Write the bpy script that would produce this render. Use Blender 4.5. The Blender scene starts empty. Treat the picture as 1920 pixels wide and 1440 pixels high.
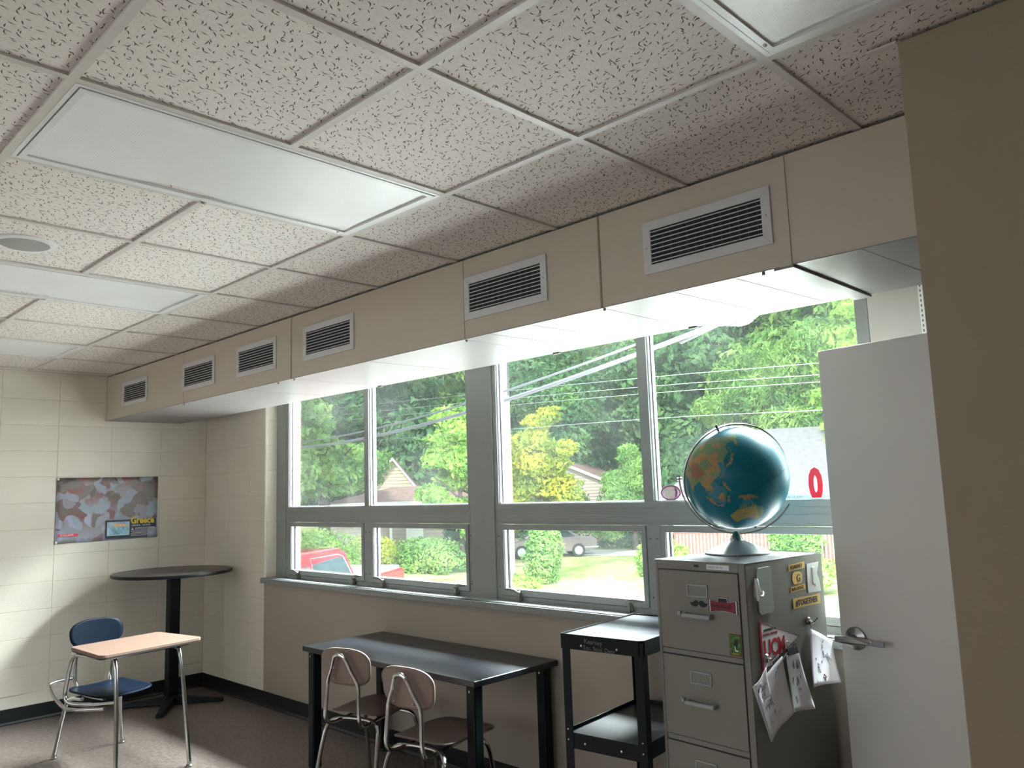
import bpy, math, random
import numpy as np
from mathutils import Vector, Matrix
PI = math.pi
R = math.radians
random.seed(7)
RNG = np.random.default_rng(11)
scene = bpy.context.scene
COL = scene.collection

# ------------------------------------------------------------------ camera
CAM = Vector((7.0886, -3.2660, 1.6096))
YAW, PITCH, ROLL = R(134.2938), R(7.4836), R(-1.8905)
d = Vector((math.cos(PITCH)*math.cos(YAW), math.cos(PITCH)*math.sin(YAW), math.sin(PITCH)))
r0 = Vector((math.sin(YAW), -math.cos(YAW), 0)); u0 = r0.cross(d)
r1 = math.cos(ROLL)*r0 + math.sin(ROLL)*u0
u1 = -math.sin(ROLL)*r0 + math.cos(ROLL)*u0
cd = bpy.data.cameras.new('camera')
cam = bpy.data.objects.new('camera', cd); COL.objects.link(cam)
M = Matrix((r1, u1, -d)).transposed().to_4x4(); M.translation = CAM
cam.matrix_world = M
cd.sensor_width = 36; cd.lens = 36*1506/1920; cd.clip_start = .05; cd.clip_end = 500
scene.camera = cam

# ------------------------------------------------------------------ view, sky, sun, added area lamps
vs = scene.view_settings
vs.view_transform = 'Standard'; vs.look = 'None'; vs.gamma = 1; vs.use_curve_mapping = False
vs.exposure = 1.5
w = bpy.data.worlds.new('sky'); scene.world = w; w.use_nodes = True
bg = w.node_tree.nodes['Background']
bg.inputs[0].default_value = (.86, .94, 1, 1); bg.inputs[1].default_value = .59
def light(name, kind, energy, loc=(0,0,0), aim=None, color=(1,1,1), **k):
    l = bpy.data.lights.new(name, kind); l.energy = energy; l.color = color
    for a, v in k.items(): setattr(l, a, v)
    o = bpy.data.objects.new(name, l); COL.objects.link(o); o.location = loc
    if aim is not None:
        o.rotation_euler = (Vector(aim)-Vector(loc)).to_track_quat('-Z', 'Y').to_euler()
    return o
light('sun', 'SUN', 1.7, (0,-20,30), (-9, 14, 0), (1,.95,.86), angle=R(3))
light('added_back_fill', 'AREA', 10, (4.2,-7.45,1.8), (4.2,-3,1.5), (1,.97,.93), shape='RECTANGLE', size=6.6, size_y=1.3)  # added lamp behind the camera, brightens the room through invented openings
light('added_low_sky_fill', 'AREA', 950, (9.4,7.6,4.4), (.6,-1.2,1.2), (.97,.98,1), shape='RECTANGLE', size=9, size_y=7)  # added area lamp out of view, stands in for low sky light
light('added_ground_bounce_lamp', 'AREA', 10500, (3.4,5.4,6.8), (3.4,9.6,-1.8), (.93,.98,1), shape='RECTANGLE', size=8, size_y=3.6)  # added area lamp on the near ground, so light bounces up indoors

# ------------------------------------------------------------------ materials
def nt(name):
    m = bpy.data.materials.new(name); m.use_nodes = True
    t = m.node_tree; b = t.nodes['Principled BSDF']
    return m, t, b
class N:
    """small node helper"""
    def __init__(s, t): s.t = t
    def n(s, kind, **k):
        x = s.t.nodes.new(kind)
        for a, v in k.items(): setattr(x, a, v)
        return x
    def l(s, a, b): s.t.links.new(a, b)
    def m(s, op, a, b=None, c=None, clamp=False):
        x = s.n('ShaderNodeMath', operation=op, use_clamp=clamp)
        for i, v in enumerate((a, b, c)):
            if v is None: continue
            if isinstance(v, (int, float)): x.inputs[i].default_value = v
            else: s.l(v, x.inputs[i])
        return x.outputs[0]
    def mix(s, f, a, b):
        x = s.n('ShaderNodeMix', data_type='RGBA')
        for i, v in ((0, f), (6, a), (7, b)):
            if isinstance(v, (int, float)): x.inputs[i].default_value = v
            elif isinstance(v, tuple): x.inputs[i].default_value = (*v, 1)[:4]
            else: s.l(v, x.inputs[i])
        return x.outputs[2]
    def noise(s, scale, detail=3, vec=None, rough=.5):
        x = s.n('ShaderNodeTexNoise'); x.inputs['Scale'].default_value = scale
        x.inputs['Detail'].default_value = detail; x.inputs['Roughness'].default_value = rough
        if vec is not None: s.l(vec, x.inputs['Vector'])
        return x.outputs[0]
    def pos(s): return s.n('ShaderNodeTexCoord').outputs['Object']
    def ramp(s, f, stops):
        x = s.n('ShaderNodeValToRGB'); e = x.color_ramp.elements
        while len(e) < len(stops): e.new(.5)
        for i, (p, c) in enumerate(stops): e[i].position = p; e[i].color = (*c, 1)
        s.l(f, x.inputs[0]); return x.outputs[0]
    def bump(s, h, strength=.3, dist=.01):
        x = s.n('ShaderNodeBump'); x.inputs['Strength'].default_value = strength
        x.inputs['Distance'].default_value = dist; s.l(h, x.inputs['Height']); return x.outputs[0]
def plain(name, col, rough=.5, metal=0, var=.06, scale=20, bump=0, coat=0, bscale=None, spec=.5):
    m, t, b = nt(name); n = N(t)
    f = n.noise(scale, 4, n.pos())
    lo = tuple(c*(1-var) for c in col); hi = tuple(min(1, c*(1+var)) for c in col)
    n.l(n.ramp(f, [(.3, lo), (.7, hi)]), b.inputs['Base Color'])
    b.inputs['Roughness'].default_value = rough; b.inputs['Metallic'].default_value = metal
    b.inputs['Coat Weight'].default_value = coat; b.inputs['Specular IOR Level'].default_value = spec
    if bump: n.l(n.bump(n.noise(bscale or 60, 4, n.pos()), bump, .004), b.inputs['Normal'])
    return m
MAT = {}
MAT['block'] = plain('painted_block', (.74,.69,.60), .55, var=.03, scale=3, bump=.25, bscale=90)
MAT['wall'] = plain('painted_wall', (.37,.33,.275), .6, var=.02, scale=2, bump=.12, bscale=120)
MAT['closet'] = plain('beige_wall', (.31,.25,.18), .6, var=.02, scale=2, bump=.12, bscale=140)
MAT['board'] = plain('white_board_panel', (.52,.50,.46), .5, var=.02)
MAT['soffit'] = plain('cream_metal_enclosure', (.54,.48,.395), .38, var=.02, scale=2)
MAT['soffit_under'] = plain('darkened_enclosure_underside', (.26,.245,.24), .40, var=.02, scale=2, spec=.25)  # same paint as the face, darkened to offset strong bounce light
MAT['seam'] = plain('enclosure_seam', (.20,.18,.15), .7)
MAT['vent'] = plain('white_vent_metal', (.60,.60,.61), .4, var=.03)
MAT['dark'] = plain('duct_shade', (.015,.02,.022), .8)
MAT['grid'] = plain('ceiling_grid_metal', (.62,.58,.54), .45, var=.03)
MAT['fixture'] = plain('fixture_metal', (.74,.74,.73), .3, var=.03)
MAT['base'] = plain('black_baseboard', (.010,.014,.015), .35, var=.2, spec=.4)
MAT['frame'] = plain('grey_window_frame', (.27,.285,.28), .38, var=.04, scale=5)
MAT['frame_lit'] = plain('skylit_frame_white', (.85,.85,.88), .5, var=.02)  # sky light on the frame sides, put into the colour
MAT['sill'] = plain('grey_stone_sill', (.24,.255,.25), .28, var=.12, scale=60)
MAT['gasket'] = plain('black_gasket_and_gap_shade', (.02,.02,.03), .6)
MAT['latch'] = plain('worn_latch_metal', (.20,.19,.165), .4, metal=.5, var=.3, scale=60)
MAT['screw'] = plain('screw_head', (.12,.12,.12), .4, metal=.6)
MAT['chrome'] = plain('chrome_tube', (.55,.55,.55), .16, metal=1, var=.08, scale=30)
MAT['nickel'] = plain('satin_nickel', (.42,.41,.40), .28, metal=1, var=.05)
MAT['silver'] = plain('silver_paint', (.34,.37,.38), .35, metal=.4, var=.03)
MAT['blacktop'] = plain('black_table_laminate', (.007,.009,.013), .30, var=.15, scale=8, bump=.05, bscale=200)
MAT['bartop'] = plain('dark_brown_laminate', (.045,.038,.034), .33, var=.15, scale=8)
MAT['blackmetal'] = plain('black_steel', (.004,.007,.008), .42, var=.2, spec=.2)
MAT['carttop'] = plain('scuffed_cart_top', (.030,.034,.042), .34, var=.35, scale=14, bump=.3, bscale=300, spec=.2)
MAT['taupe'] = plain('taupe_plastic', (.23,.168,.143), .4, var=.05)
MAT['taupe_seat'] = plain('brown_plastic_seat', (.13,.095,.082), .33, var=.08)
MAT['navy'] = plain('navy_plastic', (.005,.010,.020), .45, var=.1, spec=.06)
MAT['desktop'] = plain('pink_beige_laminate', (.20,.127,.097), .55, var=.04, scale=40, spec=.2)
MAT['rubber'] = plain('rubber_foot', (.03,.028,.026), .6)
MAT['cab'] = plain('grey_beige_cabinet', (.215,.21,.185), .42, var=.03, scale=4)
MAT['cabtop'] = plain('grey_cabinet_top', (.15,.155,.155), .3, var=.05, scale=6, spec=.35)
MAT['door'] = plain('white_door_paint', (.74,.72,.68), .42, var=.02, scale=2, bump=.05)
MAT['white'] = plain('white_plastic', (.80,.82,.82), .3, var=.02)
MAT['magnetgrey'] = plain('pale_grey_plastic', (.36,.39,.37), .35, var=.03)
MAT['paper'] = plain('white_paper', (.80,.78,.84), .7, var=.03)
MAT['pencil'] = plain('pencil_marks', (.30,.29,.32), .8)
MAT['pencil_light'] = plain('faint_pencil', (.42,.41,.45), .8)
MAT['ink'] = plain('black_ink', (.012,.013,.016), .6)
MAT['red'] = plain('red_print', (.45,.012,.03), .5)
MAT['crimson'] = plain('dark_red_print', (.22,.012,.03), .5)
MAT['gold'] = plain('gold_magnet', (.72,.44,.09), .45, var=.08)
MAT['greenpic'] = plain('green_card_print', (.05,.16,.02), .5, var=.9, scale=90)
MAT['redvinyl'] = plain('red_vinyl', (.85,.02,.04), .4)
MAT['maroon'] = plain('maroon_vinyl', (.28,.08,.16), .4)
MAT['cream'] = plain('cream_vinyl', (.72,.62,.56), .4, var=.25, scale=120)
MAT['clear'] = plain('pale_pink_vinyl', (.70,.60,.68), .4)
MAT['yellow'] = plain('yellow_lettering', (.85,.62,.03), .5)
MAT['navyprint'] = plain('navy_print', (.03,.04,.07), .5)
MAT['mapblue'] = plain('map_blue', (.30,.55,.78), .5, var=.5, scale=30)
MAT['maporange'] = plain('map_land', (.80,.55,.35), .5)
MAT['brick'] = plain('tan_rough_brick', (.36,.27,.18), .9, var=.25, scale=30, bump=1, bscale=40)
MAT['concrete'] = plain('pale_concrete_ground', (.60,.585,.56), .9, var=.06, scale=1)
MAT['cable'] = plain('grey_cable', (.055,.062,.07), .5)
MAT['wire'] = plain('pale_wire', (.10,.115,.115), .5)
MAT['wood'] = plain('weathered_pole_wood', (.42,.35,.31), .9, var=.25, scale=5)
MAT['bark'] = plain('bark', (.10,.08,.065), .95, var=.3, scale=3)
MAT['greyroof'] = plain('grey_shingles', (.22,.215,.235), .9, var=.12, scale=4)
MAT['brownroof'] = plain('brown_shingles', (.27,.17,.15), .9, var=.15, scale=3)
MAT['siding'] = plain('tan_siding', (.62,.52,.38), .8, var=.04)
MAT['siding2'] = plain('grey_tan_siding', (.42,.36,.31), .8, var=.04)
MAT['trimw'] = plain('white_trim', (.82,.82,.80), .6)
MAT['redpaint'] = plain('red_car_paint', (.52,.015,.03), .25, coat=1, var=.03)
MAT['carpaint'] = plain('mauve_grey_car_paint', (.16,.13,.14), .25, coat=1, var=.03)
MAT['carglass'] = plain('car_window_glass', (.03,.05,.06), .1, var=.3, scale=3)
MAT['tonneau'] = plain('grey_bed_cover', (.30,.32,.34), .5)
MAT['fence'] = plain('reddish_fence_wood', (.24,.10,.075), .9, var=.15, scale=3)
MAT['tyre'] = plain('tyre_rubber', (.02,.02,.02), .8)
MAT['speaker'] = plain('grey_speaker_mesh', (.36,.35,.33), .6, bump=.6, bscale=400)
MAT['lens_in'] = plain('grey_louver', (.2,.2,.2), .4)
MAT['stucco'] = plain('building_exterior', (.5,.4,.3), .9)

def mat_floor():
    m, t, b = nt('vinyl_tile_floor'); n = N(t); P = n.pos()
    f = n.noise(38, 5, P, .65); g = n.noise(5, 2, P)
    c = n.ramp(f, [(.38, (.09,.071,.062)), (.5, (.14,.112,.098)), (.62, (.205,.17,.15))])
    c = n.mix(n.m('MULTIPLY', g, .35), c, (.24,.19,.17))
    sx = n.n('ShaderNodeSeparateXYZ'); n.l(P, sx.inputs[0])
    j = None
    for o in (0, 1):
        fr = n.m('FRACT', n.m('DIVIDE', n.m('ADD', sx.outputs[o], 30), .305))
        e = n.m('LESS_THAN', n.m('ABSOLUTE', n.m('SUBTRACT', fr, .5)), .497)
        j = e if j is None else n.m('MULTIPLY', j, e)
    c = n.mix(j, (.10,.08,.07), c)
    n.l(c, b.inputs['Base Color']); b.inputs['Roughness'].default_value = .32
    n.l(n.bump(n.noise(12, 2, P), .06, .01), b.inputs['Normal'])
    return m
MAT['floor'] = mat_floor()

def mat_tile():
    """mineral-fibre ceiling board with curved fissures"""
    m, t, b = nt('fissured_ceiling_tile'); n = N(t); P = n.pos()
    masks = []
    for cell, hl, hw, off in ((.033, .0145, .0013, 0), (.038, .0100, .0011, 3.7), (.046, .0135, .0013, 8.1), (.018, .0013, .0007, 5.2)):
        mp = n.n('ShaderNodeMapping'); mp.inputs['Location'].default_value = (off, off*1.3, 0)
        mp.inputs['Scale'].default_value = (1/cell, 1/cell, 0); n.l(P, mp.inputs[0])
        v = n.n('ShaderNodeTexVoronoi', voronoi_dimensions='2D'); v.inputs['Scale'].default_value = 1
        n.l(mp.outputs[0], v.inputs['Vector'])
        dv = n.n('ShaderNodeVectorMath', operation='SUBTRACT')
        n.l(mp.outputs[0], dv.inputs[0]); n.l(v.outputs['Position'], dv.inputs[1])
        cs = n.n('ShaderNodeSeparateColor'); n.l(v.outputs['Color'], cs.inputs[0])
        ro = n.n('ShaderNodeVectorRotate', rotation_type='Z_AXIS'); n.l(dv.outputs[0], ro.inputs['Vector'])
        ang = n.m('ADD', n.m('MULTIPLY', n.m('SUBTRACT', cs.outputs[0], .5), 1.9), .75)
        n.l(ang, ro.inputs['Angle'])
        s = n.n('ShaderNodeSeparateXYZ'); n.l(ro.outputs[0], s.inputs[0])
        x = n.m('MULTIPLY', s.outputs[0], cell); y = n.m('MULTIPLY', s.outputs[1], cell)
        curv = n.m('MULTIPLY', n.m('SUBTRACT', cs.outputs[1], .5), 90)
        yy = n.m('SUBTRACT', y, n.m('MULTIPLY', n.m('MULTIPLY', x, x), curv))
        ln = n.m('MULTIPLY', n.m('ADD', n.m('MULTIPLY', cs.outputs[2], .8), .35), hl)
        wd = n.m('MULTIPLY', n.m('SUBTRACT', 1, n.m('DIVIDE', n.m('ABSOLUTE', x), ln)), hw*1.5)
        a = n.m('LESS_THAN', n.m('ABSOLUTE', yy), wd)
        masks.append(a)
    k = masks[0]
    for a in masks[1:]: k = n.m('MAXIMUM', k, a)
    base = n.mix(n.noise(70, 4, P), (.70,.64,.60), (.84,.78,.73))
    n.l(n.mix(k, base, (.12,.10,.09)), b.inputs['Base Color'])  # shade inside the fissures painted as dark colour
    b.inputs['Roughness'].default_value = .95
    h = n.m('SUBTRACT', n.m('MULTIPLY', n.noise(120, 3, P), .3), k)
    n.l(n.bump(h, .35, .002), b.inputs['Normal'])
    return m
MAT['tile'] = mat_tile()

def mat_lens():
    m, t, b = nt('prismatic_lens'); n = N(t); P = n.pos()
    v = n.n('ShaderNodeTexVoronoi'); v.inputs['Scale'].default_value = 140; v.inputs['Randomness'].default_value = 0
    n.l(P, v.inputs['Vector'])
    n.l(n.mix(n.noise(3, 3, P), (.80,.80,.80), (.90,.90,.90)), b.inputs['Base Color'])
    b.inputs['Roughness'].default_value = .3; b.inputs['Coat Weight'].default_value = .3
    b.inputs['Coat Roughness'].default_value = .25
    n.l(n.bump(v.outputs['Distance'], .35, .003), b.inputs['Normal'])
    return m
MAT['lens'] = mat_lens()

def mat_glass():
    m = bpy.data.materials.new('hazy_dusty_window_glass'); m.use_nodes = True
    t = m.node_tree; t.nodes.clear(); n = N(t)
    tr = n.n('ShaderNodeBsdfTransparent'); tr.inputs[0].default_value = (.93,.97,.96,1)
    gl = n.n('ShaderNodeBsdfGlossy'); gl.inputs['Roughness'].default_value = .02
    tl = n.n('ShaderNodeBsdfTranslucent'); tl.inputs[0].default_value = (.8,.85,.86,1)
    lw = n.n('ShaderNodeLayerWeight'); lw.inputs[0].default_value = .15
    a = n.n('ShaderNodeMixShader'); n.l(n.m('MULTIPLY', lw.outputs['Fresnel'], .45), a.inputs[0])
    n.l(tr.outputs[0], a.inputs[1]); n.l(gl.outputs[0], a.inputs[2])
    c = n.n('ShaderNodeMixShader')
    dust_haze = n.m('ADD', n.m('MULTIPLY', n.m('POWER', n.noise(2.2, 4, n.pos()), 2), .020), .001)  # translucent dust share also carries the haze of the outside view
    n.l(dust_haze, c.inputs[0]); n.l(a.outputs[0], c.inputs[1]); n.l(tl.outputs[0], c.inputs[2])
    o = n.n('ShaderNodeOutputMaterial'); n.l(c.outputs[0], o.inputs[0])
    return m
MAT['glass'] = mat_glass()

def mat_leaf(name, a, b_, c_, scale=.9):
    m = bpy.data.materials.new(name); m.use_nodes = True
    t = m.node_tree; t.nodes.clear(); n = N(t); P = n.pos()
    f = n.m('ADD', n.m('MULTIPLY', n.noise(scale, 3, P), .6), n.m('MULTIPLY', n.noise(9, 2, P), .4))
    col = n.ramp(f, [(.36, a), (.5, b_), (.64, c_)])
    df = n.n('ShaderNodeBsdfDiffuse'); tl = n.n('ShaderNodeBsdfTranslucent')
    n.l(col, df.inputs[0]); n.l(col, tl.inputs[0])
    mx = n.n('ShaderNodeMixShader'); mx.inputs[0].default_value = .38
    n.l(df.outputs[0], mx.inputs[1]); n.l(tl.outputs[0], mx.inputs[2])
    o = n.n('ShaderNodeOutputMaterial'); n.l(mx.outputs[0], o.inputs[0])
    return m
MAT['leaf_dark'] = mat_leaf('deep_green_leaves', (0.072,0.180,0.096), (0.132,0.300,0.132), (0.264,0.456,0.168), .5)
MAT['leaf_mid'] = mat_leaf('mid_green_leaves', (0.120,0.264,0.096), (0.240,0.456,0.132), (0.456,0.624,0.204), .6)
MAT['leaf_bright'] = mat_leaf('bright_green_leaves', (.15,.33,.08), (.30,.52,.10), (.52,.70,.20), .9)
MAT['leaf_yellow'] = mat_leaf('yellowing_leaves', (.22,.36,.08), (.42,.52,.09), (.78,.66,.08), .7)

def mat_grass():
    m, t, b = nt('dry_lawn'); n = N(t); P = n.pos()
    f = n.m('ADD', n.m('MULTIPLY', n.noise(.35, 4, P), .6), n.m('MULTIPLY', n.noise(6, 3, P), .4))
    n.l(n.ramp(f, [(.38, (.26,.38,.12)), (.5, (.46,.52,.22)), (.62, (.68,.66,.42))]), b.inputs['Base Color'])
    b.inputs['Roughness'].default_value = 1; b.inputs['Specular IOR Level'].default_value = .1
    n.l(n.bump(n.noise(20, 3, P), .6, .05), b.inputs['Normal'])
    return m
MAT['grass'] = mat_grass()

def mat_poster():
    m, t, b = nt('poster_painted_patches'); n = N(t); P = n.pos()
    w1 = n.n('ShaderNodeTexNoise'); w1.inputs['Scale'].default_value = 6; n.l(P, w1.inputs['Vector'])
    ad = n.n('ShaderNodeVectorMath', operation='ADD'); n.l(P, ad.inputs[0])
    sc = n.n('ShaderNodeVectorMath', operation='SCALE'); sc.inputs['Scale'].default_value = .20
    n.l(w1.outputs['Color'], sc.inputs[0]); n.l(sc.outputs[0], ad.inputs[1])
    v = n.n('ShaderNodeTexVoronoi', feature='SMOOTH_F1'); v.inputs['Smoothness'].default_value = .35; v.inputs['Scale'].default_value = 13; n.l(ad.outputs[0], v.inputs['Vector'])
    cs = n.n('ShaderNodeSeparateColor'); n.l(v.outputs['Color'], cs.inputs[0])
    sx = n.n('ShaderNodeSeparateXYZ'); n.l(P, sx.inputs[0])
    # darker browns along the top, pale blue and mauve below
    g = n.m('MULTIPLY_ADD', sx.outputs[2], -1.5, .5)
    f = n.m('ADD', n.m('MULTIPLY', cs.outputs[0], .62), n.m('MULTIPLY', g, .5))
    c = n.ramp(f, [(.10, (.035,.025,.02)), (.24, (.16,.11,.08)), (.34, (.17,.16,.13)), (.44, (.22,.06,.05)), (.50, (.30,.28,.29)), (.60, (.34,.33,.42)), (.75, (.32,.42,.50)), (.9, (.44,.45,.62))])
    c = n.mix(n.m('MULTIPLY', n.noise(60, 4, P), .35), c, (.3,.28,.3))
    n.l(c, b.inputs['Base Color']); b.inputs['Roughness'].default_value = .35
    return m
MAT['poster'] = mat_poster()

# ------------------------------------------------------------------ mesh building
class MB:
    def __init__(s): s.v = []; s.f = []; s.mi = []; s.cur = 0
    def add(s, vs_, fs_):
        o = len(s.v); s.v += [tuple(v) for v in vs_]
        for f in fs_: s.f.append(tuple(i+o for i in f)); s.mi.append(s.cur)
        return s
    def box(s, x0, x1, y0, y1, z0, z1):
        v = [(x,y,z) for z in (z0,z1) for y in (y0,y1) for x in (x0,x1)]
        return s.add(v, [(0,2,3,1),(4,5,7,6),(0,1,5,4),(2,6,7,3),(0,4,6,2),(1,3,7,5)])
    def obox(s, c, ax, ay, az, sx, sy, sz):
        c, ax, ay, az = map(Vector, (c, ax, ay, az)); v = []
        for k in (-.5,.5):
            for j in (-.5,.5):
                for i in (-.5,.5): v.append(c+ax*i*sx+ay*j*sy+az*k*sz)
        return s.add(v, [(0,2,3,1),(4,5,7,6),(0,1,5,4),(2,6,7,3),(0,4,6,2),(1,3,7,5)])
    def prism(s, pts, ext, cap=True):
        """polygon of 3-d points extruded by vector ext"""
        e = Vector(ext); n = len(pts); P = [Vector(q) for q in pts]
        v = P + [q+e for q in P]
        f = [(i, (i+1) % n, (i+1) % n+n, i+n) for i in range(n)]
        if cap: f += [tuple(range(n-1, -1, -1)), tuple(range(n, 2*n))]
        return s.add(v, f)
    def tube(s, pts, r, seg=10, caps=True, closed=False):
        P = [Vector(q) for q in pts]; n = len(P); rs = list(np.interp(np.linspace(0, 1, n), np.linspace(0, 1, len(r)), r)) if isinstance(r, (list, tuple)) else [r]*n
        up = None; rings = []
        for i in range(n):
            a = P[(i-1) % n] if closed or i > 0 else P[i]; b = P[(i+1) % n] if closed or i < n-1 else P[i]
            t = (b-a).normalized()
            if up is None:
                up = Vector((0,0,1)) if abs(t.z) < .9 else Vector((1,0,0))
            up = (up - t*up.dot(t)).normalized(); q = t.cross(up)
            rings.append([P[i] + (up*math.cos(2*PI*k/seg)+q*math.sin(2*PI*k/seg))*rs[i] for k in range(seg)])
        v = [x for g in rings for x in g]; f = []
        for i in range(n if closed else n-1):
            j = (i+1) % n
            for k in range(seg):
                k2 = (k+1) % seg; f.append((i*seg+k, i*seg+k2, j*seg+k2, j*seg+k))
        if caps and not closed:
            f.append(tuple(range(seg-1, -1, -1))); f.append(tuple((n-1)*seg+k for k in range(seg)))
        return s.add(v, f)
    def lathe(s, prof, c=(0,0,0), seg=48):
        v = []; f = []; n = len(prof)
        for k in range(seg):
            a = 2*PI*k/seg
            for (rr, z) in prof: v.append((c[0]+rr*math.cos(a), c[1]+rr*math.sin(a), c[2]+z))
        for k in range(seg):
            k2 = (k+1) % seg
            for i in range(n-1): f.append((k*n+i, k2*n+i, k2*n+i+1, k*n+i+1))
        f.append(tuple(k*n for k in range(seg-1, -1, -1))); f.append(tuple(k*n+n-1 for k in range(seg)))
        return s.add(v, f)
    def cyl(s, a, b, r, seg=16): return s.tube([a, b], r, seg)
    def ball(s, c, r, seg=12, rings=8):
        v = []; f = []
        for i in range(rings+1):
            ph = PI*i/rings
            for k in range(seg):
                th = 2*PI*k/seg
                rr = r if isinstance(r, (int, float)) else 1
                R3 = (rr, rr, rr) if isinstance(r, (int, float)) else r
                v.append((c[0]+R3[0]*math.sin(ph)*math.cos(th), c[1]+R3[1]*math.sin(ph)*math.sin(th), c[2]+R3[2]*math.cos(ph)))
        for i in range(rings):
            for k in range(seg): f.append((i*seg+k, (i+1)*seg+k, (i+1)*seg+(k+1) % seg, i*seg+(k+1) % seg))
        return s.add(v, f)
    def build(s, name, mats, parent=None, smooth=False, bevel=0, loc=None, solid=0, sub=0):
        me = bpy.data.meshes.new(name); me.from_pydata(s.v, [], s.f)
        ms = mats if isinstance(mats, (list, tuple)) else [mats]
        for m in ms: me.materials.append(MAT[m] if isinstance(m, str) else m)
        if len(ms) > 1: me.polygons.foreach_set('material_index', s.mi)
        me.validate(); me.update()
        o = bpy.data.objects.new(name, me); COL.objects.link(o)
        if loc is not None: o.location = loc
        if parent is not None: o.parent = parent
        if smooth: me.shade_smooth()
        if solid:
            md = o.modifiers.new('thickness', 'SOLIDIFY'); md.thickness = solid; md.offset = 0
        if bevel:
            md = o.modifiers.new('bevel', 'BEVEL'); md.width = bevel; md.segments = 2; md.limit_method = 'ANGLE'
        if sub:
            md = o.modifiers.new('sub', 'SUBSURF'); md.levels = sub; md.render_levels = sub
        if smooth and not sub:
            try: me.set_sharp_from_angle(angle=R(35))
            except Exception: pass
        return o
def smooth_path(pts, it=2):
    P = [Vector(p) for p in pts]
    for _ in range(it):
        Q = [P[0]]
        for a, b in zip(P, P[1:]): Q += [a*.75+b*.25, a*.25+b*.75]
        Q.append(P[-1]); P = Q
    return P
def tag(o, label=None, cat=None, group=None, kind=None):
    if label: o['label'] = label
    if cat: o['category'] = cat
    if group: o['group'] = group
    if kind: o['kind'] = kind
    return o
def thing(name, label, cat, loc=(0,0,0), rz=0, group=None):
    o = bpy.data.objects.new(name, None); COL.objects.link(o); o.empty_display_size = .1
    o.location = loc; o.rotation_euler = (0,0,rz)
    return tag(o, label, cat, group)
def structure(o, label=None): o['kind'] = 'structure'; return tag(o, label)
def dup(root, loc, rz, label, group=None):
    r = root.copy(); COL.objects.link(r); r.location = loc; r.rotation_euler = (0,0,rz); r['label'] = label
    if group: r['group'] = group
    for ch in list(root.children):
        c = ch.copy(); COL.objects.link(c); c.parent = r
        for g in list(ch.children):
            e = g.copy(); COL.objects.link(e); e.parent = c
    return r
def text(name, s, size, mat, origin, ux, uy, parent=None, extr=.0004, align='LEFT', sx=1.0, bold=0):
    """flat lettering as a mesh on a plane: origin, x direction, y direction"""
    cu = bpy.data.curves.new('lettering', 'FONT'); cu.body = s; cu.size = size; cu.extrude = extr
    cu.align_x = align; cu.offset = bold*size; cu.resolution_u = 3
    t = bpy.data.objects.new('tmp', cu); COL.objects.link(t)
    bpy.context.view_layer.update()
    dg = bpy.context.evaluated_depsgraph_get()
    me = bpy.data.meshes.new_from_object(t.evaluated_get(dg)); bpy.data.objects.remove(t)
    ux, uy = Vector(ux).normalized(), Vector(uy).normalized(); uz = ux.cross(uy)
    mm = Matrix((ux*sx, uy, uz)).transposed().to_4x4(); mm.translation = Vector(origin)
    me.transform(mm); me.materials.clear(); me.materials.append(MAT[mat])
    o = bpy.data.objects.new(name, me); COL.objects.link(o)
    if parent is not None: o.parent = parent
    return o

HC = 2.6548; SY = -.8675; SB = -.24; SZ = 2.286; T = .6096; GX0 = 2.5814; GY0 = -1.451
XR, YB = 9.2, -7.2
YF = .10                         # interior face of the window frames

# ------------------------------------------------------------------ room shell
b = MB(); b.box(-.3, XR+.3, YB-.3, .35, -.12, 0)
structure(b.build('floor', 'floor'), 'speckled brown vinyl tile floor')

def blocks(mb, org, ux, un, nx, nz, w=.4064, h=.2032, z0=0, xmax=None, zmax=9, xskip=None):
    """stack-bond painted blocks, each with a chamfered face; un points into the room"""
    org, ux, un = Vector(org), Vector(ux), Vector(un); uz = Vector((0,0,1)); g = .0035; dp = .004
    for k in range(nz):
        za, zb = z0+k*h, min(z0+(k+1)*h, zmax)
        if zb-za < .02: continue
        for i in range(nx):
            a, c = i*w, (i+1)*w
            if xmax is not None: c = min(c, xmax)
            if c-a < .02: continue
            out = [(a,za),(c,za),(c,zb),(a,zb)]; inn = [(a+g,za+g),(c-g,za+g),(c-g,zb-g),(a+g,zb-g)]
            v = [org+ux*p+uz*q for p, q in out]+[org+ux*p+uz*q+un*dp for p, q in inn]
            f = [(4,5,6,7)]+[(j,(j+1) % 4,(j+1) % 4+4,j+4) for j in range(4)]
            if (ux.cross(uz)).dot(un) < 0: f = [tuple(reversed(q)) for q in f]
            mb.add(v, f)
b = MB(); b.box(-.3, 0, YB, .35, 0, HC+.3)
blocks(b, (0,0,0), (0,-1,0), (1,0,0), 18, 14, zmax=HC+.02)
structure(b.build('wall_left', 'block'), 'cream painted block wall')
b = MB(); b.box(-.3, XR+.3, YB-.2, YB, 0, .95); b.box(-.3, XR+.3, YB-.2, YB, 2.5, HC+.3)
for xa, xc in ((-.3,.8),(2.85,3.15),(5.2,5.5),(7.6,XR+.3)): b.box(xa, xc, YB-.2, YB, .95, 2.5)  # openings invented in the unseen wall to admit the added back lamp
structure(b.build('wall_back', 'block'))
b = MB(); b.box(XR, XR+.3, YB, .35, 0, HC+.3); structure(b.build('wall_right', 'block'))
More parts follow.
